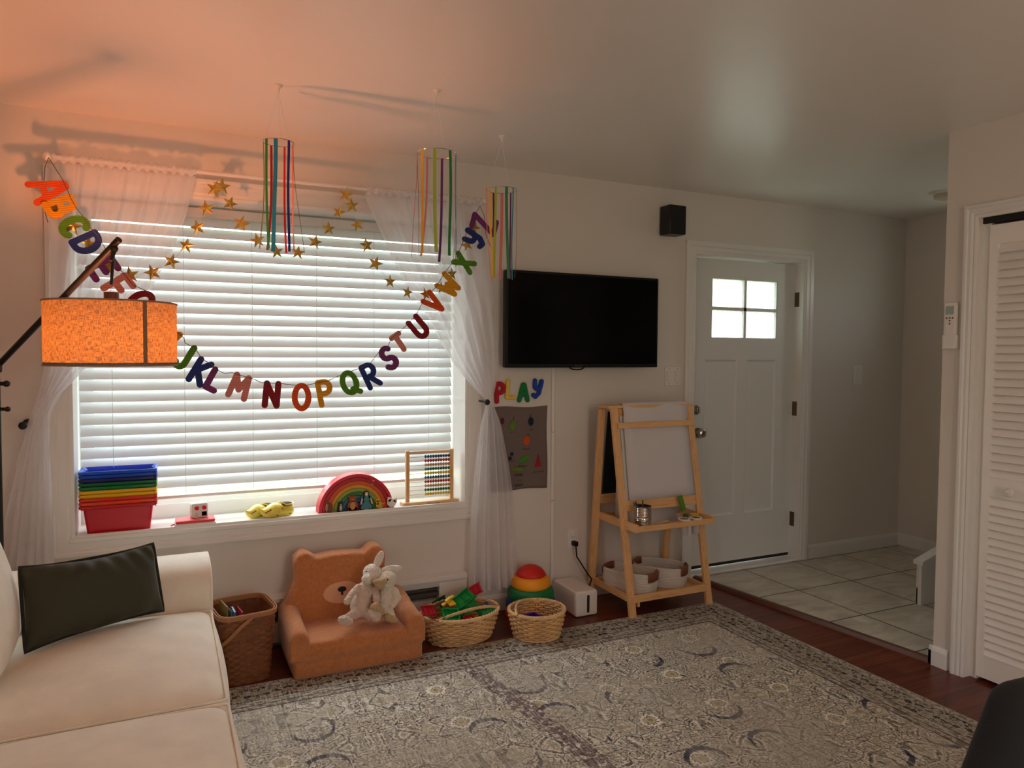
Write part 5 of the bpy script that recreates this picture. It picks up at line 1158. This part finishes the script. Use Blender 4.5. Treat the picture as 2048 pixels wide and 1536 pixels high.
# ================================================================== BASKETS
def superell(a, b, e, t): c_, s_ = cos(t), sin(t); return Vector((a*math.copysign(abs(c_)**e, c_), b*math.copysign(abs(s_)**e, s_), 0))
wick = mat('pale_wicker', srgb(212, 170, 118), .55, var=.16); wick2 = mat('wicker_rim', srgb(222, 184, 134), .5, var=.12)
def wicker(name, label, c, a0, b0, a1, b1, H, rows, stakes, rot, group='wicker baskets'):
    t = thing(name, label, 'basket', (c[0], c[1], 0), group); Rz = Matrix.Translation(c) @ Matrix.Rotation(R(rot), 4, 'Z')
    def ringpt(f, th, off=0.): a = a0+(a1-a0)*f**.8+off; b = b0+(b1-b0)*f**.8+off; return Vector((a*cos(th), b*sin(th), H*f))
    mb = MB(); n_ = stakes*4; r_ = H/rows*.53
    for i in range(rows):
        f = (i+.5)/rows; pts = [ringpt(f, 2*PI*k/n_, .0042*cos(PI*(k/4*2)/1+0 + PI*(i % 2))*1.0) for k in range(n_)] if 0 else [ringpt(f, 2*PI*k/n_, .0062*cos(2*PI*k/n_*stakes/2+PI*(i % 2)))+Vector((0, 0, .0012*sin(k*1.7+i))) for k in range(n_)]
        mb.tube(pts, r_, n=6, closed=True)
    mb.xf(Rz).build('woven_side', wick, t, angle=0)
    mb = MB()
    for k in range(stakes): th = 2*PI*k/stakes; mb.cyl(ringpt(0, th), ringpt(1, th), .0034, n=6)
    mb.xf(Rz).build('stakes', wick, t)
    mb = MB()
    for s_ in range(4):
        pts = [ringpt(1, 2*PI*k/120, .006*cos(2*PI*k/120*14+s_*PI/2)+.002)+Vector((0, 0, .004+.006*sin(2*PI*k/120*14+s_*PI/2))) for k in range(120)]; mb.tube(pts, .0046, n=6, closed=True)
    mb.xf(Rz).build('braided_rim', wick2, t, angle=0)
    mb = MB()
    for s_ in range(2): mb.tube([ringpt(0, 2*PI*k/80, .006+.003*cos(k*.9+s_*PI))+Vector((0, 0, .006+.003*sin(k*.9+s_*PI))) for k in range(80)], .0044, n=6, closed=True)
    mb.xf(Rz).build('foot_braid', wick2, t, angle=0)
    mb = MB(); mb.lathe([(.001, .004), (1, .004), (1, .008), (.001, .008)], n=48, sx=a0, sy=b0); mb.xf(Rz).build('bottom', wick, t)
    return t, Rz, ringpt
def handle(t, Rz, P0, P1, sag, up, r_=.0055, clip=True):
    """wicker swing handle lying between two loops"""
    mb = MB(); K = 30
    for s_ in range(3):
        pts = [P0*(1-k/K)+P1*(k/K)+up*(sin(PI*k/K)**.7)+Vector((0, 0, .005*cos(k*1.1+s_*2.1)))+Vector((.004*sin(k*1.1+s_*2.1), 0, 0)) for k in range(K+1)]; mb.tube(pts, r_*.75, n=6)
    mb.xf(Rz).build('handle', wick2, t, angle=0)
    for P_, d_ in ((P0, 1), (P1, -1)):
        q = MB(); q.tube([P_+Vector((0, 0, .008))+Vector((.010*cos(a), .004*sin(a*2), .010*sin(a))) for a in [2*PI*k/14 for k in range(14)]], .0022, n=6, closed=True); q.xf(Rz).build('wire_loop', steel, t)
OC = at(925, 1222, y=-.265); OX, OY = .462, -.275
tO, RzO, rpO = wicker('wicker_basket', 'wide oval wicker basket heaped with plastic toy pieces, beside the bear armchair', (OX, OY, 0.0), .160, .118, .204, .155, .135, 11, 34, 6)
handle(tO, RzO, rpO(1, R(200))+Vector((.03, -.02, .0)), rpO(1, R(-25)), 0, Vector((.03, -.015, .030)))
handle(tO, RzO, rpO(1, R(170)), rpO(1, R(55)), 0, Vector((-.02, .02, .028)))
RX_, RY_ = .822, -.432
tR, RzR, rpR = wicker('wicker_basket', 'small round wicker basket holding a purple piece, in front of the stepping stones', (RX_, RY_, .0095), .112, .106, .143, .134, .130, 11, 28, 0)
handle(tR, RzR, rpR(1, R(205)), rpR(1, R(60)), 0, Vector((-.035, .05, .020)))

# toy pieces: curved track plates with raised edges, bent at an angle
def piece(label, col, pos_, rot, kind='plate', s=1., tr=.0, cn=None, grp='plastic toy pieces in the oval basket'):
    mb = MB()
    if kind == 'plate':      # tray with two raised walls and cut-outs
        mb.box(-.045*s, .045*s, -.024*s, .024*s, 0, .003); mb.box(-.045*s, .045*s, -.026*s, -.022*s, 0, .014*s); mb.box(-.045*s, .045*s, .022*s, .026*s, 0, .014*s)
        for x_ in (-.03, 0, .03): mb.box((x_-.002)*s, (x_+.002)*s, -.022*s, .022*s, .003, .007)
    elif kind == 'bent':     # two flaps meeting in a ridge
        mb.prism([(-.05, -.02), (0, .012), (.05, -.014), (.05, -.018), (0, .006), (-.05, -.025)], (0, -.028*s, .02), (s, 0, 0), (0, 0, s), (0, .056*s, 0))
        for y_ in (-.03, .026): mb.prism([(-.05, -.02), (0, .018), (.05, -.012), (.05, -.024), (0, .004), (-.05, -.03)], (0, y_*s, .02), (s, 0, 0), (0, 0, s), (0, .004*s, 0))
    elif kind == 'square':   # open square frame with posts
        for a, b, c, d in ((-.035, .035, -.035, -.029), (-.035, .035, .029, .035), (-.035, -.029, -.03, .03), (.029, .035, -.03, .03)): mb.box(a*s, b*s, c*s, d*s, 0, .016*s)
        mb.box(-.03*s, .03*s, -.002, .002, .002, .010*s); mb.box(-.002, .002, -.03*s, .03*s, .002, .010*s)
        mb.box(-.03*s, .03*s, -.03*s, .03*s, .0, .003)
    elif kind == 'rod': mb.tube([(-.05*s, 0, 0), (-.02*s, .003, .002), (.02*s, 0, 0), (.05*s, .004, 0)], .0085*s, n=10)
    elif kind == 'bar': mb.rbox((0, 0, .006), (.045*s, .009*s, .006), .004, n=6); mb.box(-.02*s, .02*s, -.009*s, .009*s, .010, .018)
    M = Matrix.Translation(pos_) @ Euler([R(a) for a in rot]).to_matrix().to_4x4(); mb.xf(M)
    kd = {'rod': 'rod', 'bar': 'block'}.get(kind, 'block')
    return tag(mb.build('toy_'+('rod' if kind == 'rod' else 'piece'), mat('toy_'+(cn or label.split()[0]), col, .3, trans=tr), bevel=.0012, seg=1), label, 'toy', grp)
G1, G2, RD, YL, BLU, BRN = srgb(14, 140, 60), srgb(10, 96, 44), srgb(196, 14, 44), srgb(236, 190, 30), srgb(30, 110, 190), srgb(120, 72, 44)
def O(u, v, y): return at(u, v, y=y)
PC = [('red winged toy piece standing highest at the back of the oval basket', RD, O(947, 1181, -.20), (70, -14, 15), 'plate', 1.05, 'red'),
      ('large dark green sloped toy piece, uppermost in the middle of the oval basket', G1, O(927, 1199, -.26), (32, -22, 18), 'plate', 1.35, 'green'),
      ('green scalloped toy strip across the middle of the oval basket', G1, O(938, 1217, -.28), (38, -16, 16), 'bent', 1.15, 'green'),
      ('green open square toy piece at the front of the oval basket', G1, O(901, 1234, -.35), (24, 8, -8), 'square', 1.25, 'green'),
      ('green toy plate at the front right of the oval basket', G1, O(975, 1225, -.30), (22, -8, -14), 'plate', 1.15, 'green'),
      ('red toy plate at the left of the oval basket, behind the armrest', RD, O(856, 1222, -.33), (50, 10, 20), 'plate', .95, 'red'),
      ('red toy piece low at the front left of the oval basket', RD, O(871, 1243, -.36), (20, 30, 60), 'plate', .7, 'red'),
      ('small red toy piece between the green ones at the front of the oval basket', RD, O(938, 1238, -.34), (14, -8, 30), 'square', .72, 'red'),
      ('brown stick lying across the left of the oval basket', BRN, O(875, 1209, -.30), (0, 34, 128), 'rod', .95, 'brown'),
      ('long yellow toy bar in the oval basket', YL, O(896, 1203, -.27), (10, -22, 24), 'bar', .95, 'yellow'),
      ('short yellow toy block below the yellow bar in the oval basket', YL, O(903, 1208, -.295), (14, -8, 10), 'square', .5, 'yellow'),
      ('blue toy piece at the right end of the oval basket', BLU, O(979, 1208, -.22), (10, -6, 10), 'square', .55, 'blue'),
      ('orange brown toy piece beside the blue one in the oval basket', srgb(196, 104, 40), O(984, 1205, -.20), (20, 10, 50), 'bar', .5, 'orange'),
      ('dark green toy plate half hidden at the back left of the oval basket', G2, O(885, 1205, -.20), (8, -6, 30), 'plate', 1.1, 'deep_green'),
      ('brown stick at the front right of the oval basket', srgb(96, 40, 34), O(955, 1241, -.36), (0, 10, 18), 'rod', .7, 'dark_brown')]
for lab, c, p, rt, kd, s_, cn in PC: piece(lab, c, p, rt, kd, s_, .15 if kd not in ('rod',) else 0, cn)
rr5 = random.Random(11)
for k in range(6):       # lower layer that fills the basket
    a = rr5.uniform(0, 2*PI); r_ = rr5.uniform(0, .09); cn, c = rr5.choice([('deep_green', G2), ('red', RD), ('green', G1), ('yellow', YL)])
    piece(f'{cn.replace("_", " ")} toy piece buried under the others in the oval basket', c, Vector((OX+r_*cos(a)*1.2, OY+r_*sin(a)*.8, .075+.006*k)), (rr5.uniform(-20, 20), rr5.uniform(-20, 20), rr5.uniform(0, 180)), 'plate', .9, .15, cn, 'toy pieces buried in the oval basket')
piece('purple square toy piece lying in the small round wicker basket', srgb(76, 30, 150), at(1068, 1238, y=RY_+.01), (4, 6, 20), 'square', 1.15, .1, 'purple', None)

# stepping stones
SXc, SYc = .930, -.152
def dome(label, r0, r1, z0, z1, c, ang=0):
    K = 9; mb = MB(); h = z1-z0
    prof = [(r0*.97, 0), (r0, h*.06)]+[(r1+(r0-r1)*cos(R(90*k/K))**1.0, h*.10+h*.86*sin(R(90*k/K))) for k in range(1, K)]+[(r1, h*.97), (r1*.96, h), (.001, h*1.0)]
    k0 = 0; n_ = 48
    for r_, z in prof:
        for k in range(n_): th = 2*PI*k/n_+R(ang); rr__ = r_*(1+.035*cos(3*th)); mb.v.append(Vector((SXc+rr__*cos(th), SYc+rr__*sin(th), z0+z)))
    for i in range(len(prof)-1):
        for k in range(n_): l = (k+1) % n_; mb.f.append((i*n_+k, i*n_+l, (i+1)*n_+l, (i+1)*n_+k))
    mb.f.append(tuple(reversed(range(n_))))
    return tag(mb.build('stepping_stone', mat('rubbery_'+label.split()[0], c, .5, bump=(240, .25, .001)), angle=50), label, 'balance stone', 'stacked balance stepping stones')
dome('blue balance stepping stone, second lowest of the stack by the curtain', .140, .112, .052, .115, srgb(22, 62, 140), 10)
dome('red balance stepping stone, lowest of the stack by the curtain', .142, .118, .0, .056, srgb(204, 30, 24), 40)
dome('green balance stepping stone in the middle of the stack by the curtain', .130, .102, .108, .172, srgb(10, 116, 62), 0)
dome('yellow balance stepping stone under the red top one of the stack', .110, .084, .168, .228, srgb(240, 156, 20), 20)
mb = MB(); mb.lathe([(.081, .228), (.084, .233), (.076, .248), (.061, .264), (.040, .277), (.018, .284), (.001, .285)], (SXc, SYc, 0), n=48); tag(mb.build('stepping_stone', mat('rubbery_red', (0, 0, 0)), angle=60), 'red domed balance stepping stone, topmost of the stack by the curtain', 'balance stone', 'stacked balance stepping stones')

# splint-woven waste basket with books
wb_ = thing('woven_basket', 'tall brown splint-woven basket with books, between the sofa and the bear armchair', 'basket', (-.59, -.28, 0))
splint = wood_mat('brown_splint', srgb(104, 58, 30), srgb(142, 86, 48), 'X', .5, .6); splint2 = mat('dark_splint', srgb(122, 72, 40), .55, var=.2)
WC = Vector((-.585, -.272, 0)); WR = R(8); BH = .312
_raw = [superell(1, 1.12, .42, 2*PI*k/720) for k in range(721)]; _cum = [0]
for a_, b_ in zip(_raw, _raw[1:]): _cum.append(_cum[-1]+(b_-a_).length)
def _arc(th):
    t_ = (th/(2*PI)) % 1*_cum[-1]; lo_, hi_ = 0, 720
    while hi_-lo_ > 1:
        md = (lo_+hi_)//2
        if _cum[md] <= t_: lo_ = md
        else: hi_ = md
    f_ = (t_-_cum[lo_])/max(1e-9, _cum[hi_]-_cum[lo_]); return _raw[lo_]*(1-f_)+_raw[hi_]*f_
def wp(f, th, off=0.):
    p = _arc(th); q_ = p*(.100+.024*f); q_ = q_+q_.normalized()*off; return WC+Matrix.Rotation(WR, 3, 'Z') @ q_+Vector((0, 0, BH*f))
mb = MB(); rows = 23; NS = 30
for i in range(rows):
    f = (i+.5)/rows; K = NS*6; pts = [wp(f, 2*PI*k/K, .0024*math.copysign(abs(sin(PI*k/6+PI*(i % 2)))**.5, sin(PI*k/6+PI*(i % 2)))) for k in range(K)]
    k0 = len(mb.v); hh = BH/rows*.46
    for p in pts: mb.v += [p+Vector((0, 0, -hh)), p+Vector((0, 0, hh))]
    for k in range(K): a = k0+2*k; b = k0+2*((k+1) % K); mb.f.append((a, b, b+1, a+1))
mb.build('woven_side', splint, wb_, smooth=False, solid=.0014)
mb = MB()
for k in range(NS):
    th = 2*PI*(k+.5)/NS; d_ = .105
    mb.add([wp(0, th-d_), wp(0, th+d_), wp(1, th+d_), wp(1, th-d_)], [(0, 1, 2, 3)])
mb.build('uprights', splint2, wb_, smooth=False, solid=.0012)
mb = MB(); K = 80
for off in (.0055, -.0050):
    k0 = len(mb.v)
    for k in range(K):
        p = wp(.985, 2*PI*k/K, off); mb.v += [p+Vector((0, 0, -.010)), p+Vector((0, 0, .009))]
    for k in range(K): a = k0+2*k; b = k0+2*((k+1) % K); mb.f.append((a, b, b+1, a+1))
mb.build('rim', mat('rim_wood', srgb(168, 112, 72), .45), wb_, smooth=False, solid=.004)
MB().add([wp(.02, 2*PI*k/40) for k in range(40)], [tuple(range(40))]).build('bottom', splint2, wb_, smooth=False, solid=.003)
hp_ = [wp(.97, R(-88), .010), wp(.86, R(-105), .012), wp(.72, R(-122), .014), wp(.61, R(-136), .016), wp(.585, R(-146), .02), wp(.60, R(-160), .018), wp(.68, R(-172), .014), wp(.80, R(-184), .012), wp(.96, R(-200), .010)]
MB().tube(hp_, 0, flat=(lambda i: (hp_[i]-WC-Vector((0, 0, hp_[i].z))).normalized(), .0075, .0016)).build('handle', mat('rim_wood', (0, 0, 0)), wb_)
def book(label, c, pz, x, y, tilt, rot, w_=.13, h_=.19, th=.008):
    M = Matrix.Translation((x, y, pz)) @ Matrix.Rotation(R(rot), 4, 'Z') @ Matrix.Rotation(R(tilt), 4, 'Y'); t = thing('book', label, 'book', tuple(M.translation), "books in the tall woven basket")
    q = MB(); q.box(-th/2, -th/2+.0012, -w_/2, w_/2, 0, h_).box(th/2-.0012, th/2, -w_/2, w_/2, 0, h_).box(-th/2, th/2, -w_/2-.001, -w_/2+.001, 0, h_); q.xf(M); q.build('cover', mat('book_'+label.split()[0], c, .4, var=.5), t, smooth=False)
    q = MB(); q.box(-th/2+.0013, th/2-.0013, -w_/2+.002, w_/2-.003, .002, h_-.003); q.xf(M); q.build('pages', mat('paper_pages', (.75, .70, .62), .8), t, smooth=False)
book('yellow and black patterned book, tallest and leftmost in the woven basket', srgb(150, 132, 70), .115, -.672, -.275, 2, 10, .13, .222, .006)
book('grey patterned thin book, second from the left in the woven basket', srgb(110, 116, 120), .10, -.660, -.285, 3, 12, .12, .218, .005)
book('blue book with a red top standing in the woven basket', srgb(60, 150, 205), .10, -.640, -.300, 4, 4, .09, .212, .009)
book('red thin book, rightmost in the woven basket', srgb(200, 30, 48), .10, -.626, -.290, 8, 8, .10, .206, .006)

# ================================================================== EASEL
ez = thing('art_easel', 'pine childrens art easel with white paper, a tray and a lower shelf', 'easel', (1.68, -.25, 0))
EX0, EX1, ET = 1.402, 1.962, 1.150
def ly(z): return -.432+.190*z/ET       # front plane
def by_(z): return -.032-.125*z/ET      # rear plane
EXL, EXR = EX0, EX1
for xb, xt in ((EX0+.015, EX0-.002), (EX1-.012, EX1-.032)):
    MB().beam((xb, ly(0), 0.004), (xt, ly(ET), ET), .042, .022).build('leg', pineZ, ez, bevel=.002, smooth=False)
    MB().beam((xb-.022, by_(0), 0.004), (xt-.022, by_(ET), ET-.01), .042, .022).build('leg', pineZ, ez, bevel=.002, smooth=False)
MB().box(EX0-.045, EX1+.0, -.255, -.145, ET-.004, ET+.012).build('top_board', pineX, ez, bevel=.002, smooth=False)
def rail(z0, z1, plane, off, x0=EX0, x1=EX1, nm='rail', th=.014):
    a, b = plane(z0)+off, plane(z1)+off
    MB().prism([(a, z0), (b, z1), (b-th, z1), (a-th, z0)], (x0, 0, 0), (0, 1, 0), (0, 0, 1), (x1-x0, 0, 0)).build(nm, pineX, ez, bevel=.0015, smooth=False)
rail(.575, .632, ly, .010, EX0+.028, EX1-.035); rail(.575, .632, by_, .012, EX0+.0, EX1-.04); rail(ET-.05, ET-.008, ly, .020, EX0+.02, EX1-.04); rail(1.035, 1.066, ly, -.012, EX0+.005, EX1-.02, 'paper_clamp_rail')
def sheet_pl(z0, z1, plane, off, x0, x1, m, nm, th=.004, par=ez):
    a, b = plane(z0)+off, plane(z1)+off; return MB().prism([(a, z0), (b, z1), (b-th, z1), (a-th, z0)], (x0, 0, 0), (0, 1, 0), (0, 0, 1), (x1-x0, 0, 0)).build(nm, m, par, smooth=False)
sheet_pl(.60, ET-.03, ly, .014, EX0+.04, EX1-.05, mat('whiteboard', (.75, .75, .74), .3), 'whiteboard')
sheet_pl(.615, ET-.03, by_, .004, EX0+.02, EX1-.06, mat('chalkboard', srgb(14, 22, 28), .7), 'chalkboard')
# paper: over the top from a roll, down the front, then hanging low inside
paper = mat('white_paper', (.72, .69, .70), .8, trans=.1)
pp = [(-.195, .50), (-.20, .80), (-.205, 1.10), (-.215, ET+.010), (-.232, ET+.024), (-.252, ET+.012), (-.262, ET-.03), (ly(1.06)-.006, 1.06), (ly(1.0)-.006, 1.0), (ly(.8)-.004, .8), (ly(.68)-.006, .68), (ly(.635)-.010, .633)]
mb = MB(); xpa, xpb = EX0+.052, EX1-.048
mb.v = [Vector((x, y, z)) for y, z in pp for x in [xpa+(xpb-xpa)*k/8 for k in range(9)]]
for i, p in enumerate(mb.v): p.y += .003*sin(p.x*17+p.z*5)
mb.f = [(i*9+k, i*9+k+1, (i+1)*9+k+1, (i+1)*9+k) for i in range(len(pp)-1) for k in range(8)]
mb.build('paper_sheet', paper, ez, angle=60, solid=.0008)
pz_ = [(-.23, .86), (-.245, .7), (-.27, .55), (-.29, .49), (-.31, .478)]
mb = MB(); mb.v = [Vector((x, y, z)) for y, z in pz_ for x in (EX0+.03, EX1-.14)]; mb.f = [(2*i, 2*i+1, 2*i+3, 2*i+2) for i in range(len(pz_)-1)]; mb.build('paper_tail', paper, ez, angle=60, solid=.0008)
# tray
TZ = .484
MB().box(EX0+.002, EX0+.016, -.475, -.075, TZ, TZ+.045).build('tray_side', pineY, ez, bevel=.0015, smooth=False)
MB().box(EX1-.036, EX1-.020, -.475, -.075, TZ, TZ+.045).build('tray_side', pineY, ez, bevel=.0015, smooth=False)
MB().box(EX0+.016, EX1-.036, -.475, -.460, TZ+.004, TZ+.034).build('tray_front', pineX, ez, bevel=.0015, smooth=False)
MB().box(EX0+.016, EX1-.036, -.095, -.08, TZ+.004, TZ+.034).build('tray_back', pineX, ez, bevel=.0015, smooth=False)
mb = MB(); mb.box(EX0+.016, EX1-.036, -.460, -.36, TZ+.006, TZ+.014); mb.build('tray_floor', pineX, ez, smooth=False)
MB().box(EX0+.016, EX1-.036, -.20, -.095, TZ+.006, TZ+.014).build('tray_floor', pineX, ez, smooth=False)
# shelf
MB().box(EX0+.010, EX1-.046, -.440, -.425, .088, .128).build('shelf_front', pineX, ez, bevel=.0015, smooth=False)
MB().box(EX0+.010, EX1-.046, -.075, -.06, .088, .128).build('shelf_back', pineX, ez, bevel=.0015, smooth=False)
for x in (EX0-.004, EX1-.046): MB().box(x, x+.014, -.44, -.06, .088, .125).build('shelf_side', pineY, ez, bevel=.0015, smooth=False)
MB().box(EX0+.010, EX1-.046, -.425, -.075, .095, .103).build('shelf_board', wood_mat('plywood', srgb(206, 156, 104), srgb(214, 170, 118), 'X'), ez, smooth=False)
MB().box(EX0+.045, EX0+.06, -.435, -.10, .062, .095).build('batten', pineY, ez, smooth=False)
# clip, cups, can
gp = at(1361, 1008, y=-.365); t = MB().beam((gp.x-.008, -.368, .640), (gp.x+.010, -.382, .560), .028, .014).build('green_clip', mat('clip_green', srgb(76, 134, 34), .4), bevel=.002); tag(t, 'green plastic clip hooked over the lower easel rail', 'clip')
cup = mat('frosted_cup', (.72, .68, .66), .4, trans=.4)
for i, (u, v, c, lab) in enumerate([(1376, 1040, srgb(170, 22, 40), 'white paint cup with red paint in the front right of the easel tray'), (1402, 1038, srgb(20, 34, 110), 'white paint cup with blue paint at the right end of the easel tray')]):
    p = at(u, v, z=TZ+.04); x, y = p.x, -.435; t = thing('paint_cup', lab, 'paint cup', (x, y, TZ-.04), 'paint cups in the easel tray')
    MB().lathe([(.022, -.052), (.027, .034), (.0255, .034), (.0205, -.049)], (x, y, TZ), n=24).build('cup_body', cup, t)
    MB().lathe([(.026, .032), (.036, .034), (.036, .041), (.024, .041), (.023, .036), (.001, .036)], (x, y, TZ), n=28).build('lid', trim, t)
    MB().lathe([(.0225, .0375), (.022, .0395), (.001, .0410)], (x, y, TZ+.001), n=24).build('paint', mat('paint_cup_%d' % i, c, .35), t)
yp = at(1390, 1032, y=-.395); t = MB().lathe([(.015, 0), (.026, .034), (.024, .034), (.013, .003)], (yp.x, -.392, TZ+.0145), n=20).build('small_cup', mat('cup_yellow', srgb(226, 180, 20), .4)); tag(t, 'small yellow plastic cup between the two paint cups on the easel', 'cup')
gp = at(1374, 1034, y=-.40); t = MB().rbox((gp.x, -.388, TZ+.034), (.014, .012, .019), .006, n=6).build('lump_of_clay', mat('clay_green', srgb(30, 110, 40), .6)); tag(t, 'small green lump beside the yellow cup in the easel tray', 'clay')
cp = at(1289, 1050, y=-.43); cn = thing('tin_can', 'ribbed silver tin can holding brushes at the left of the easel tray', 'can', (cp.x, -.425, TZ+.014))
prof = [(.001, 0), (.046, 0), (.048, .003)]
z = .006
while z < .112: prof += [(.0468 + .0014*(1 if int(round(z/.004)) % 2 else 0), z)]; z += .004 if not .052 < z < .062 else .008
prof += [(.048, .114), (.0485, .118), (.046, .118), (.0455, .01), (.001, .008)]
CC = Vector((cp.x, -.412, TZ+.0145)); MB().lathe(prof, CC, n=40, caps=False).build('can_body', steel, cn, angle=25)
MB().lathe([(.001, .095), (.044, .095), (.044, .102), (.001, .104)], CC, n=24).build('contents', mat('can_contents', srgb(60, 40, 30), .8), cn)
for a, ang, c in ((2.6, 28, srgb(60, 84, 110)), (2.2, 22, srgb(20, 20, 24)), (1.0, 10, srgb(70, 46, 34)), (3.3, 34, srgb(90, 100, 120))):
    d_ = Vector((cos(a)*sin(R(ang)), sin(a)*sin(R(ang)), cos(R(ang)))); b_ = CC+Vector((cos(a)*.012, sin(a)*.012, .06)); MB().cyl(b_, b_+d_*.085, .0045, n=8).build('brush', mat('brush_%d' % int(a*10), c, .5), cn)
tp_ = at(1325, 1046, y=-.40); tag(MB().beam((tp_.x-.04, -.40, TZ+.02), (tp_.x+.05, -.385, TZ+.026), .016, .004, (0, 0, 1)).build('paint_brush', beech, bevel=.001), 'thin pale wooden stick lying in the middle of the easel tray', 'brush')

# rope baskets on the easel shelf
rope = mat('cotton_rope', (.66, .61, .56), .9, bump=(220, .5, .002)); leath = mat('brown_leather', srgb(128, 76, 50), .55)
def rope_basket(label, c, a, b, H, rot, e):
    t = thing('rope_basket', label, 'basket', (c[0], c[1], c[2]), 'rope baskets on the easel shelf'); M = Matrix.Translation(c) @ Matrix.Rotation(R(rot), 4, 'Z'); rows = int(H/.0085); mb = MB()
    def rp(f, th, off=0): s_ = .93+.07*min(1, f*2.2)-.02*f; return superell((a+off)*s_, (b+off)*s_, e, th)+Vector((0, 0, .005+(H-.008)*f))
    for i in range(rows): mb.tube([rp(i/(rows-1), 2*PI*k/64) for k in range(64)], .0052, n=6, closed=True)
    mb.xf(M).build('coiled_side', rope, t, angle=0)
    mb = MB()
    for k in range(9): mb.tube([superell(a*.84*(k+.6)/9.2, b*.84*(k+.6)/9.2, e, 2*PI*j/40)+Vector((0, 0, .005)) for j in range(40)], .0056, n=6, closed=True)
    mb.xf(M).build('coiled_bottom', rope, t, angle=0)
    for th0 in (0, PI):
        mb = MB(); K = 12; w_ = 1.15
        for k in range(K+1):
            th = th0+(k/K-.5)*w_
            for off, z_ in ((.0075, -.040), (.0085, .002), (.0, .011), (-.0085, .002), (-.0075, -.03)): mb.v.append(rp(1, th, off)+Vector((0, 0, z_)))
        for k in range(K):
            for j in range(4): q_ = k*5+j; mb.f.append((q_, q_+5, q_+6, q_+1))
        mb.xf(M).build('leather_handle', leath, t, solid=.002, angle=60)
rope_basket('left cream rope basket with brown leather handles on the easel shelf', (1.520, -.255, .104), .155, .085, .115, -62, .55)
rope_basket('right cream rope basket with brown leather handles on the easel shelf, behind the left one', (1.745, -.235, .104), .158, .105, .115, -52, .75)

# ================================================================== BLACK CHAIR in the near right corner
bkf = mat('black_fabric', (.010, .010, .011), .9, bump=(300, .5, .002), sheen=.08)
bch = thing('dining_chair', 'black fabric upholstered chair at the lower right corner, back towards the rug', 'chair', (1.0, -3.0, 0))
q = MB(); q.rbox((0, 0, .45), (.25, .050, .225), .046, n=22, bulge=(.0, .015, .01))
for p in q.v: p.x += -.46*(.675-p.z) if p.x < 0 else .2*(.675-p.z)
Mc = Matrix.Translation((1.14, -2.72, 0)) @ Matrix.Rotation(R(-8), 4, 'Z'); q.xf(Mc); q.build('backrest', bkf, bch, weld=True, angle=0)
q = MB(); q.rbox((0, -.26, .30), (.25, .24, .06), .04, n=14, bulge=(0, 0, .02)); q.xf(Mc); q.build('seat', bkf, bch, weld=True, angle=0)
for x, y in ((-.2, -.05), (.2, -.05), (-.2, -.46), (.2, -.46)): q = MB(); q.cyl((x, y, .27), (x*1.15, y*1.05, .012), .017, .010); q.xf(Mc); q.build('leg', blackm, bch)
